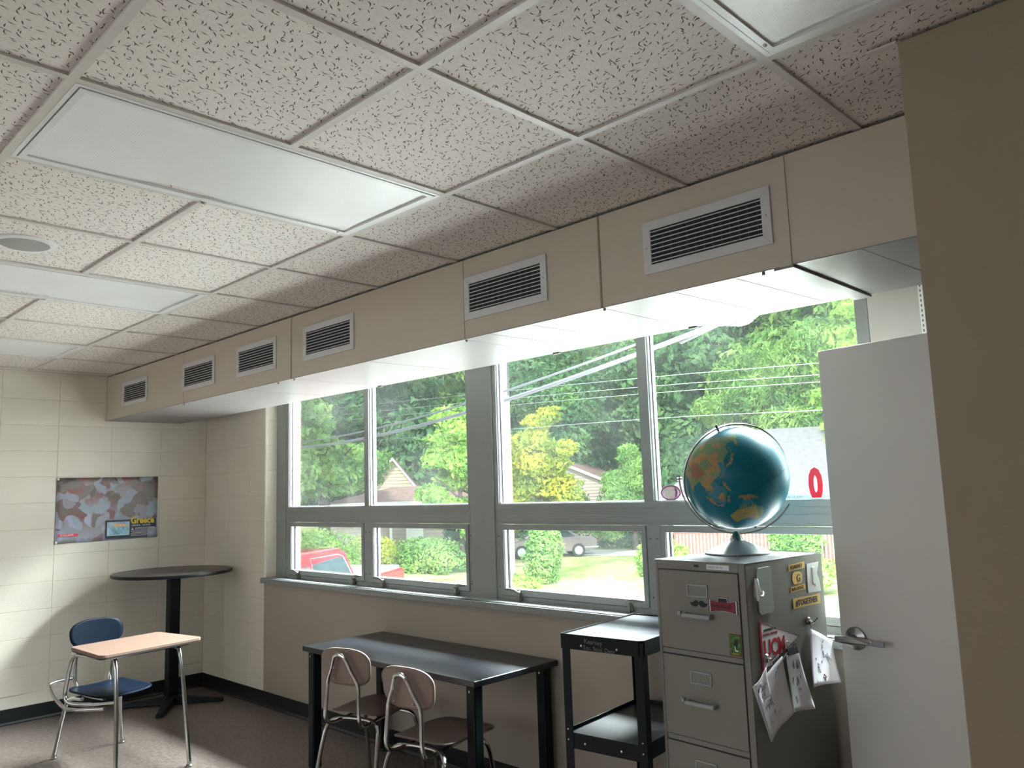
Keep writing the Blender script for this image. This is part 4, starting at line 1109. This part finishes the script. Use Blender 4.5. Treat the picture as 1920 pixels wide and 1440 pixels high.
# ------------------------------------------------------------------ outside
ZG = -1.8
b = MB(); b.box(-160, 90, 14.0, 190, ZG-.3, ZG); structure(b.build('ground_lawn', 'grass'), 'dry green lawn across the street')
b = MB(); b.box(-160, 90, .36, 14.0, ZG-.3, ZG-.01); structure(b.build('ground_bounce', 'concrete'), 'unseen pale ground below the windows, set to bounce light up')  # unseen near ground, made pale concrete to bounce light to the ceiling
def strip(name, p0, p1, w_, mat, z=.01):
    a, c = Vector((*p0, ZG+z)), Vector((*p1, ZG+z)); n_ = (c-a).cross(Vector((0,0,1))).normalized()*w_/2
    q = MB(); q.prism([a-n_, c-n_, c+n_, a+n_], (0,0,.03)); return structure(q.build(name, mat))
strip('path_1', (-16,16.0), (4,17.3), 2.2, 'concrete'); strip('path_2', (-50,24.5), (-24,15.5), 3.5, 'concrete'); strip('path_3', (-34,26.0), (-15,31.5), 3.0, 'concrete')

def leafy(name, puffs, n, size, mat, parent=None, asp=.55, seed=1, fill=.25, droop=0.0):
    """foliage made of many small leaf quads on and inside ellipsoid puffs"""
    g = np.random.default_rng(seed); P = np.array([q[:3] for q in puffs]); S = np.array([q[3:6] for q in puffs])
    wgt = (S[:,0]*S[:,2]+S[:,0]*S[:,1]); wgt = wgt/wgt.sum()
    idx = g.choice(len(puffs), n, p=wgt); dr = g.normal(size=(n,3)); dr /= np.linalg.norm(dr, axis=1)[:,None]
    rad = np.where(g.random(n) < fill, g.random(n)**.5, g.normal(1, .07, n))
    lump = 1+.13*np.sin(dr[:,0]*7+idx)+.10*np.sin(dr[:,2]*9+idx*2.1)
    c = P[idx]+dr*S[idx]*(rad*lump)[:,None]
    nr = dr+g.normal(size=(n,3))*.65; nr /= np.linalg.norm(nr, axis=1)[:,None]
    tt = np.cross(nr, g.normal(size=(n,3))); tt[:,2] -= droop; tt /= np.linalg.norm(tt, axis=1)[:,None]
    bb = np.cross(nr, tt); bb /= np.linalg.norm(bb, axis=1)[:,None]+1e-9
    sz = size*g.uniform(.6, 1.35, n)[:,None]
    v = np.stack([c-tt*sz, c-bb*sz*asp*.8+nr*sz*.15, c+tt*sz, c+bb*sz*asp*.8+nr*sz*.15], 1).reshape(-1,3)
    me = bpy.data.meshes.new(name); me.vertices.add(4*n); me.vertices.foreach_set('co', v.ravel().astype(np.float32))
    me.loops.add(4*n); me.loops.foreach_set('vertex_index', np.arange(4*n, dtype=np.int32))
    me.polygons.add(n); me.polygons.foreach_set('loop_start', np.arange(n, dtype=np.int32)*4)
    try: me.polygons.foreach_set('loop_total', np.full(n, 4, dtype=np.int32))
    except Exception: pass
    me.materials.append(MAT[mat]); me.update(calc_edges=True)
    o = bpy.data.objects.new(name, me); COL.objects.link(o)
    if parent is not None: o.parent = parent
    return o
def crown_puffs(R_, H_, z0, n, seed, taper=.0):
    g = random.Random(seed); L = []
    for k in range(n):
        a = g.uniform(0, 2*PI); z = g.uniform(0, 1); rr = math.sqrt(g.random())*R_*(.85 if z < .75 else .55)*(1-taper*z)
        s = g.uniform(.24, .40)*R_*(1-taper*z*.6); L.append((rr*math.cos(a), rr*math.sin(a), z0+z*H_, s*1.15, s*1.15, s*.75))
    return L
def trunk(mb, h, r, lean=0, branches=6, seed=1):
    g = random.Random(seed); mb.tube([(0,0,-.1),(lean*.3,0,h*.4),(lean,0,h)], [r*1.25, r, r*.5], 10)
    for k in range(branches):
        a = 2*PI*k/branches+g.uniform(-.3,.3); z = h*g.uniform(.45,.8); L_ = h*g.uniform(.25,.4)
        mb.tube([(lean*.5,0,z),(lean*.5+math.cos(a)*L_*.5, math.sin(a)*L_*.5, z+L_*.45),(lean*.5+math.cos(a)*L_, math.sin(a)*L_, z+L_*.8)], [r*.4,r*.25,r*.1], 6)
def tree(kind, label, loc, R_, H_, z0, n, size, mat, seed, npf=26, tr=.25, taper=0, asp=.55, group=None, sc=1, rz=0, droop=0):
    t = thing(kind, label, 'tree', (loc[0], loc[1], ZG), rz, group); t.scale = (sc,sc,sc)
    leafy('foliage', crown_puffs(R_, H_, z0, npf, seed, taper), n, size, mat, t, asp, seed, droop=droop)
    q = MB(); trunk(q, z0+H_*.55, tr, seed=seed); q.build('trunk', 'bark', t, smooth=True)
    return t
def retree(src, label, loc, sc, rz, group, stretch=1):
    o = dup(src, (loc[0], loc[1], ZG), rz, label, group); o.scale = (sc, sc, sc*stretch); return o
GRP = 'tall dark trees far behind the houses'
A_ = tree('broadleaf_tree', 'tall dark green tree filling the sky in the leftmost window pane', (-44,32), 6.2, 12.5, 3.0, 30000, .30, 'leaf_dark', 21, 34, .4, group=GRP)
B_ = tree('broadleaf_tree', 'tall hazy green tree behind the gabled house, left of the post', (-45,44), 6.8, 12.5, 3.5, 30000, .30, 'leaf_mid', 22, 34, .4, group=GRP)
SPOTS = [(A_, (-47,24), 1.0, 2.1, 'dark tree at far left of the row, beside the brick jamb'),
    (A_, (-39,46), 1.05, 1.1, 'dark tree just left of the window post, far behind the roofs'),
    (B_, (-36,55), 1.15, 2.6, 'tall tree in the third pane, farthest back behind the utility pole'),
    (A_, (-29,53), 1.1, .4, 'dark tree behind the brown roof with pale sky gaps above it'),
    (A_, (-22,51), 1.15, 3.3, 'dark tree left of the vertical bar between the right panes'),
    (B_, (-15,52), 1.2, 4.4, 'tall light green tree behind the grey roof, above the globe'),
    (B_, (-8,52), 1.2, 5.5, 'tall light green tree behind the globe, toward the door'),
    (A_, (-2,50), 1.15, 4.0, 'dark tree partly behind the top of the open door'),
    (A_, (-33,42), .75, 5.0, 'smaller dark tree beside the gabled house roof'),
    (A_, (-54,36), 1.1, 0.9, 'farthest left dark tree, mostly behind another'),
    (B_, (-51,50), 1.1, 1.9, 'background tree peeking between the left panes'),
    (A_, (-24,60), 1.25, 2.9, 'background tree seen over the rest in the middle panes')]
for (src, loc, sc, rz, lab) in SPOTS: retree(src, lab, loc, sc, rz, GRP)
C_ = tree('spruce_tree', 'large feathery yellow-green tree directly behind the globe', (-11.5,40.5), 4.8, 10.5, .8, 42000, .24, 'leaf_mid', 31, 40, .3, taper=.45, asp=.28, group='feathery trees behind the grey roof', droop=.5)
retree(C_, 'feathery yellow-green tree beside the window bar, left of the globe', (-16.5,42), .95, 2.0, 'feathery trees behind the grey roof')
tree('maple_tree', 'bright yellow-green tree at the upper right of the last pane', (-6.6,38.5), 3.6, 9.5, 3.2, 26000, .25, 'leaf_bright', 33, 26, .22)
tree('maple_tree', 'bright green leafy tree in front of the gabled house', (-19.6,20.6), 1.95, 5.0, 1.9, 15000, .15, 'leaf_bright', 35, 22, .12, taper=.35)
tree('ash_tree', 'yellowing tree with golden clusters beside the utility pole', (-19.6,25.9), 2.35, 5.3, 1.8, 13000, .13, 'leaf_yellow', 37, 22, .12, taper=.3)
tree('spruce_tree', 'small dense green conifer beside the vertical window bar', (-18.6,32.0), 2.3, 4.6, .9, 16000, .16, 'leaf_mid', 39, 22, .14, taper=.7, asp=.3, droop=.5)
def shrub(label, loc, sx, sy, sz, n, mat, seed, size=.09, kind='shrub', group=None, rz=0):
    t = thing(kind, label, 'shrub', (loc[0], loc[1], ZG), rz, group)
    g = random.Random(seed); pf = []
    for k in range(12): pf.append((g.uniform(-.7,.7)*sx, g.uniform(-.7,.7)*sy, g.uniform(.25,.72)*sz, .42*sx, .42*sy, .34*sz))
    leafy('foliage', pf, n, size, mat, t, .55, seed); q = MB()
    for k in range(5): a = 2*PI*k/5; q.tube([(0,0,-.05),(math.cos(a)*sx*.25,math.sin(a)*sy*.25,sz*.5)], [.03,.01], 5)
    q.build('stem', 'bark', t); return t
shrub('rounded green shrub standing at the foot of the utility pole', (-13.3,18.9), .85, .85, 2.2, 7000, 'leaf_mid', 41, .075)
shrub('low bright weeds at the pole foot beside the lawn', (-12.6,17.0), .9, .6, .5, 2500, 'leaf_bright', 42, .07)
shrub('yellowish flowering shrub below the house door', (-22.2,18.2), 1.3, .9, 1.5, 6000, 'leaf_yellow', 43, .07)
shrub('spreading green shrub behind the red truck cab', (-22.4,15.6), 2.0, 1.1, 1.9, 8000, 'leaf_bright', 44, .09)
shrub('green shrub right of the truck tailgate', (-20.2,19.3), 2.0, 1.0, 1.5, 8000, 'leaf_mid', 45, .09)
shrub('tall blue-green bush at the corner of the siding house', (-20.6,22.2), 1.4, 1.2, 3.0, 8000, 'leaf_dark', 46, .10)
shrub('long dark hedge at the far edge of the lawn', (-19.0,33.2), 3.2, 1.2, 2.9, 14000, 'leaf_dark', 47, .12, 'hedge')
shrub('dark bushes behind the parked car', (-25.0,33.0), 3.6, 1.4, 3.2, 12000, 'leaf_dark', 48, .12, 'hedge')
shrub('bright climbing shrub in front of the red fence, left of the globe base', (-10.2,22.2), 1.1, .6, 1.35, 6000, 'leaf_bright', 49, .08)
shrub('green vine growing over the red fence near the door', (-6.3,24.8), .9, .5, 2.0, 5000, 'leaf_mid', 50, .08)
shrub('sunlit grass tuft in the pane between cabinet and door', (-4.2,20.5), 1.2, .8, 1.0, 4000, 'leaf_bright', 51, .08)

# near tree trunks at far left
for i, (x, y, r_, lab) in enumerate(((-27.6,16.6,.30,'grey tree trunk beyond the red truck, at the left jamb'), (-30.0,20.3,.32,'second grey trunk in the leftmost pane'))):
    t = thing('street_tree', lab, 'tree', (x,y,ZG), i*2.0, 'street trees at the far left')
    q = MB(); trunk(q, 6.0, r_, seed=60+i); q.build('trunk', 'bark', t, smooth=True)
    leafy('foliage', crown_puffs(3.0, 3.6, 3.8, 18, 61+i), 14000, .20, 'leaf_mid', t, .55, 61+i)

# houses
def frame_to(loc, ang): 
    return (loc[0], loc[1], ZG), ang
def house(label, loc, ang, w_, dp, wall, ridge, wallmat, roofmat, ov=.35, door=None, wins=(), lap=.20):
    """gable end faces local -y; w_ wide, dp deep"""
    t = thing('house', label, 'house', (loc[0], loc[1], ZG), ang)
    q = MB(); h = w_/2
    q.box(-h, h, 0, dp, 0, wall)
    q.prism([(-h,0,wall),(h,0,wall),(0,0,ridge)], (0,dp,0))
    k = 0; z = .2
    while z < ridge-.15:                                  # lapped boards on the gable end
        hw_ = h if z < wall else h*(ridge-z)/(ridge-wall)
        q.prism([(-hw_,-.005,z),(hw_,-.005,z),(hw_,-.04,z),(-hw_,-.04,z)], (0,0,.03)); q.prism([(-hw_,-.04,z),(hw_,-.04,z),(hw_,-.006,z+lap*.9),(-hw_,-.006,z+lap*.9)], (0,-.001,0)); z += lap
    q.build('wall', wallmat, t)
    q = MB(); sl = (ridge-wall)/h; e = h+ov; ze = wall-sl*ov
    for s in (-1, 1):
        pr = [(s*e,-ov,ze),(0,-ov,ridge+.02),(0,-ov,ridge+.16),(s*e,-ov,ze+.14)]
        q.prism(pr if s > 0 else list(reversed(pr)), (0,dp+2*ov,0))
    q.build('roof', roofmat, t)
    q = MB()
    for s in (-1, 1):
        pr = [(s*e,-ov-.04,ze-.06),(0,-ov-.04,ridge-.04),(0,-ov-.04,ridge+.14),(s*e,-ov-.04,ze+.12)]
        q.prism(pr if s > 0 else list(reversed(pr)), (0,.045,0))
        q.box(s*e-.06, s*e+.06, -ov, dp+ov, ze-.05, ze+.12)
    q.build('fascia', 'trimw', t)
    if door:
        q = MB(); q.box(door-.5, door+.5, -.09, -.02, 0, 2.1); dd = q.build('door', 'trimw', t)
        q = MB(); q.box(door-.3, door+.3, -.10, -.09, 1.2, 1.9); q.build('pane', 'carglass', dd)
    for (x, z, a, c) in wins:
        q = MB(); q.box(x-a/2-.08, x+a/2+.08, -.08, -.02, z-.08, z+c+.08); ww = q.build('window', 'trimw', t)
        q = MB(); q.box(x-a/2, x+a/2, -.09, -.08, z, z+c); q.build('pane', 'carglass', ww)
    return t
view_ang = math.atan2(32.0+3.3, -34.0-7.1)            # direction from the room to the gable
house('tan sided house with a steep gable and brown shingle roof behind the bright green tree', (-32.8,26.9), R(50), 4.4, 14, 2.7, 5.46, 'siding', 'brownroof', wins=())
# lower wing in front with hip-like shed roof, door and windows
t = thing('house_porch', 'low grey-tan wing of the house with white door and pinkish roof edge', 'house', (-31.5,25.2,ZG), R(53))
q = MB(); q.box(-3.2, 5.0, 0, 2.6, 0, 2.70)
z = .2
while z < 2.5: q.prism([(-3.2,-.04,z),(5.0,-.04,z),(5.0,-.006,z+.19),(-3.2,-.006,z+.19)], (0,-.001,0)); z += .21
q.build('wall', 'siding2', t)
q = MB(); q.prism([(-3.4,-.5,2.86),(5.5,-.5,2.86),(4.0,1.4,3.7),(.6,1.4,3.7)], (0,0,.10)); q.build('roof', 'brownroof', t)
q = MB(); q.box(-3.45, 5.55, -.58, -.48, 2.74, 2.94); q.build('fascia', 'trimw', t)
q = MB(); q.box(1.3, 2.3, -.08, -.02, .35, 2.4); dd = q.build('door', 'trimw', t); q = MB(); q.box(1.5, 2.1, -.09, -.08, 1.4, 2.2); q.build('pane', 'magnetgrey', dd)
for x in (-1.2, 3.9):
    q = MB(); q.box(x-.5, x+.5, -.08, -.02, 1.5, 2.3); ww = q.build('window', 'trimw', t); q = MB(); q.box(x-.42, x+.42, -.09, -.08, 1.58, 2.22); q.build('pane', 'carglass', ww)
q = MB(); q.box(.35, .50, -.45, -.30, 0, 2.6); q.build('porch_post', 'trimw', t)
house('house with brown shingle roof half hidden by the yellowing tree', (-27.3,36.6), R(25), 9.0, 12, 3.0, 4.9, 'siding2', 'brownroof', wins=())
house('low brick house far left behind the street tree trunks', (-52,26), R(60), 10, 12, 2.6, 4.4, 'maporange', 'brownroof', wins=())
# white house at right: long roof plane facing the room
t = thing('white_house', 'white house with a broad pale grey roof behind the globe and numeral', 'house', (-14.6,29.6,ZG), R(25))
q = MB(); q.box(0, 16, 0, 7.5, 0, 2.6); q.build('wall', 'trimw', t)
q = MB(); q.prism([(-.6,-.5,2.72),(16.5,-.5,2.72),(15.5,4.2,5.95),(3.4,4.2,5.95)], (0,0,.10)); q.prism([(-.6,8.5,2.72),(-.6,-.5,2.72),(3.4,4.2,5.95)], (0,0,.10)); q.build('roof', 'greyroof', t)
q = MB(); q.box(-.65, 16.5, -.60, -.48, 2.58, 2.78); q.build('gutter', 'trimw', t)
# reddish picket fence
t = thing('picket_fence', 'reddish wooden picket fence with a top rail below the white house', 'fence', (-11.6,23.0,ZG), math.atan2(26.3-23.0, -4.4+11.6))
q = MB(); q.box(.45, 9.4, -.02, .06, 1.50, 1.66); q.box(.45, 9.4, .0, .05, .35, .45); q.build('rail', 'fence', t)
for k in range(68):
    q = MB(); x = .5+k*.13; q.box(x, x+.075, -.04, -.018, .04, 1.50); q.build('picket', 'fence', t)
for k in range(5):
    q = MB(); x = .5+k*2.2; q.box(x, x+.10, .06, .16, 0, 1.62); q.build('post', 'fence', t)
q = MB(); q.box(0, 9, 0, .2, 0, .35)
o = q.build('garden_kerb', 'concrete'); o.location = (-8.6,21.0,ZG); o.rotation_euler = (0,0,R(24)); structure(o)

# utility pole
t = thing('utility_pole', 'weathered wooden utility pole seen in the third pane', 'pole', (-14.05,18.05,ZG))
MB().tube([(0,0,-.2),(0,0,9.5)], [.155,.125], 16).build('pole_shaft', 'wood', t, smooth=True)
q = MB(); q.box(-.26, -.14, -.15, .12, 8.2, 8.9); q.build('meter_box', 'magnetgrey', t)
q = MB(); q.tube([(.18,-.05,6.9),(.18,-.05,9.2)], .03, 8); q.build('conduit', 'cable', t)
q = MB(); q.box(-1.2, 1.2, -.06, .06, 9.0, 9.12); q.build('crossarm', 'wood', t)
def cable(label, pts, r_, mat, grp, sag=.0, name='overhead_cable'):
    P = [Vector(q_) for q_ in pts]; L = []
    for a, c in zip(P, P[1:]):
        for k in range(24): u = k/24; q_ = a.lerp(c, u); q_.z -= sag*4*u*(1-u); L.append(q_)
    L.append(P[-1]); return tag(MB().tube(L, r_, 8).build(name, mat, smooth=True), label, 'cable', grp)
g1 = 'overhead cables crossing the windows'
cable('thick grey bundled cable rising from left to right across the panes', [(-16.99,11.03,3.23),(1.2,7.19,3.94)], .040, 'cable', g1, .33)
cable('thinner grey cable just above the thick one', [(-16.99,11.03,3.40),(-.87,8.25,4.10)], .024, 'cable', g1, .25)
g2 = 'thin pale overhead wires'
for lab, z0, z1, z2 in (('lowest thin pale wire, level just above the globe top', 4.27, 4.06, 3.69), ('second thin pale wire above the lowest one', 5.49, 4.99, 4.55),
                  ('third thin pale wire, in the middle of the panes', 5.81, 5.25, 4.77), ('topmost thin pale wire, nearest the enclosure edge', 6.18, 5.57, 5.13)):
    k = .55; P = [Vector((CAM.x+(x-CAM.x)*k, CAM.y+(y-CAM.y)*k, CAM.z+(z-CAM.z)*k)) for x, y, z in ((-31.6,19.71,z0),(-10.4,21.1,z1),(-3.15,20.64,z2))]
    P = [P[0]+(P[0]-P[1])*.2]+P+[P[2]+(P[2]-P[1])*.5]
    cable(lab, smooth_path(P, 2), .004, 'wire', g2, 0, 'overhead_wire')
# street lamp head on the cable arm
t = thing('street_lamp', 'pale cobra-head street lamp peeking under the enclosure at right', 'street lamp', (0,0,0))
A0, A1 = Vector((1.2,7.19,3.94)), Vector((2.27,6.85,4.02)); dv = (A1-A0).normalized()
q = MB(); q.tube([A0-dv*.9-Vector((0,0,.06)), A0+dv*.05], .040, 10); q.build('lamp_arm', 'cable', t, smooth=True)
P3 = []; n_ = 10
for k in range(n_+1):
    u = k/n_; P3.append(A0+dv*(u*.85))
q = MB(); q.tube(P3, [.055,.07,.10,.125,.14,.145,.145,.135,.115,.085,.03], 14); q.build('lamp_housing', 'magnetgrey', t, smooth=True)
q = MB(); q.tube([p_-Vector((0,0,.055)) for p_ in P3[3:9]], [.05,.10,.115,.115,.10,.05], 12); q.build('lamp_lens', 'cable', t, smooth=True)

# red pickup truck: local +x toward the tail
ang_t = math.atan2(11.43-6.44, -11.88+9.24)
t = thing('pickup_truck', 'red pickup truck parked below the left window', 'truck', (-10.95,8.3,ZG), ang_t); t.scale = (1.1,1.1,1.12)
def side_solid(prof, y0, y1, yin=0, zsplit=9):
    q = MB(); n_ = len(prof)
    v = [(x, y0+(yin if z > zsplit else 0), z) for x, z in prof]+[(x, y1-(yin if z > zsplit else 0), z) for x, z in prof]
    f = [(i,(i+1) % n_,(i+1) % n_+n_,i+n_) for i in range(n_)]+[tuple(range(n_-1,-1,-1)), tuple(range(n_,2*n_))]
    q.add(v, f); return q
body = [(-5.3,.45),(-5.35,.95),(-4.6,1.12),(-4.2,1.18),(0,1.20),(.05,1.22),(1.98,1.24),(2.05,1.15),(2.05,.55),(1.5,.45)]
side_solid(body, -1.0, 1.0).build('body', 'redpaint', t, bevel=.05)
cabp = [(-4.3,1.18),(-3.5,1.86),(-3.1,1.93),(-.95,1.93),(-.65,1.84),(-.38,1.20)]
side_solid(cabp, -.95, .95, .15, 1.5).build('cab', 'redpaint', t, bevel=.06)
for s in (-1, 1):
    q = MB(); yb, yt = s*.957, s*.825
    def yy(z): return s*(.95-.15*min(1, max(0, (z-1.24)/.55))+.012)
    for pts in ([(-3.75,1.28),(-3.3,1.78),(-2.30,1.80),(-2.24,1.27)], [(-2.12,1.27),(-2.18,1.80),(-1.02,1.80),(-.82,1.74),(-.60,1.30),(-.68,1.25)]):
        q.prism([(x,yy(z),z) for x, z in pts], (0,-s*.02,0))
    q.build('side_window', 'carglass', t)
    q = MB(); q.tube([(-2.12,yy(1.27),1.27),(-2.18,yy(1.80),1.80),(-1.02,yy(1.80),1.80),(-.82,yy(1.74),1.74),(-.60,yy(1.3),1.30),(-.68,yy(1.25),1.25)], .012, 6, closed=True); q.build('window_trim', 'silver', t)
    for x in (-4.2, 1.1):
        q = MB(); q.cyl((x,s*.78,.38), (x,s*1.02,.38), .38, 24); q.build('wheel', 'tyre', t, smooth=True)
q = MB(); q.prism([(.0-.02,-.72,1.78),(.0-.02,.72,1.78),(.09,.82,1.30),(.09,-.82,1.30)], (.01,0,0)); q.build('rear_window', 'carglass', t).location = (-.54,0,0)
q = MB(); q.box(-.36, 1.96, -.90, .90, 1.22, 1.30); q.build('bed_cover', 'tonneau', t, bevel=.02)
for s in (-1, 1): q = MB(); q.box(1.9, 2.07, s*.86-.10, s*.86+.10, .80, 1.14); q.build('tail_light', 'redvinyl', t)
q = MB(); q.box(-2.3,-1.9,-.06,.06,1.93,1.98); q.build('roof_light', 'redpaint', t)

# parked sedan, local +x toward the tail
t = thing('sedan_car', 'mauve-grey sedan parked beyond the lawn beside the shrub', 'car', (-20.6,27.3,ZG), R(52))
bd = [(-2.4,.35),(-2.42,.75),(-1.2,.95),(1.35,1.0),(2.15,.98),(2.35,.85),(2.35,.40),(1.9,.28),(-2.0,.28)]
side_solid(bd, -.88, .88).build('body', 'carpaint', t, bevel=.05)
side_solid([(-1.25,.95),(-.45,1.40),(.55,1.42),(1.0,1.32),(1.55,.99)], -.82, .82, .16, 1.1).build('roof', 'carpaint', t, bevel=.05)
for s in (-1, 1):
    q = MB()
    q.prism([(-.95,s*.83,1.0),(-.42,s*.70,1.33),(.10,s*.69,1.36),(.12,s*.83,1.0)], (0,s*.02,0)); q.prism([(.20,s*.83,1.0),(.18,s*.69,1.36),(.55,s*.70,1.35),(.90,s*.72,1.27),(1.25,s*.83,1.02)], (0,s*.02,0)); q.build('side_window', 'carglass', t)
    for x in (-1.45, 1.40):
        q = MB(); q.cyl((x,s*.70,.33), (x,s*.90,.33), .33, 24); w2 = q.build('wheel', 'tyre', t, smooth=True)
        q = MB(); q.cyl((x,s*.895,.33), (x,s*.912,.33), .21, 20)
        q.build('hubcap', 'silver', w2)
q = MB(); q.box(2.30, 2.37, -.85, .85, .68, .82); q.build('tail_light', 'redpaint', t)
q = MB(); q.box(1.7, 2.42, -.885, .885, .44, .50); q.build('bumper_strip', 'silver', t)
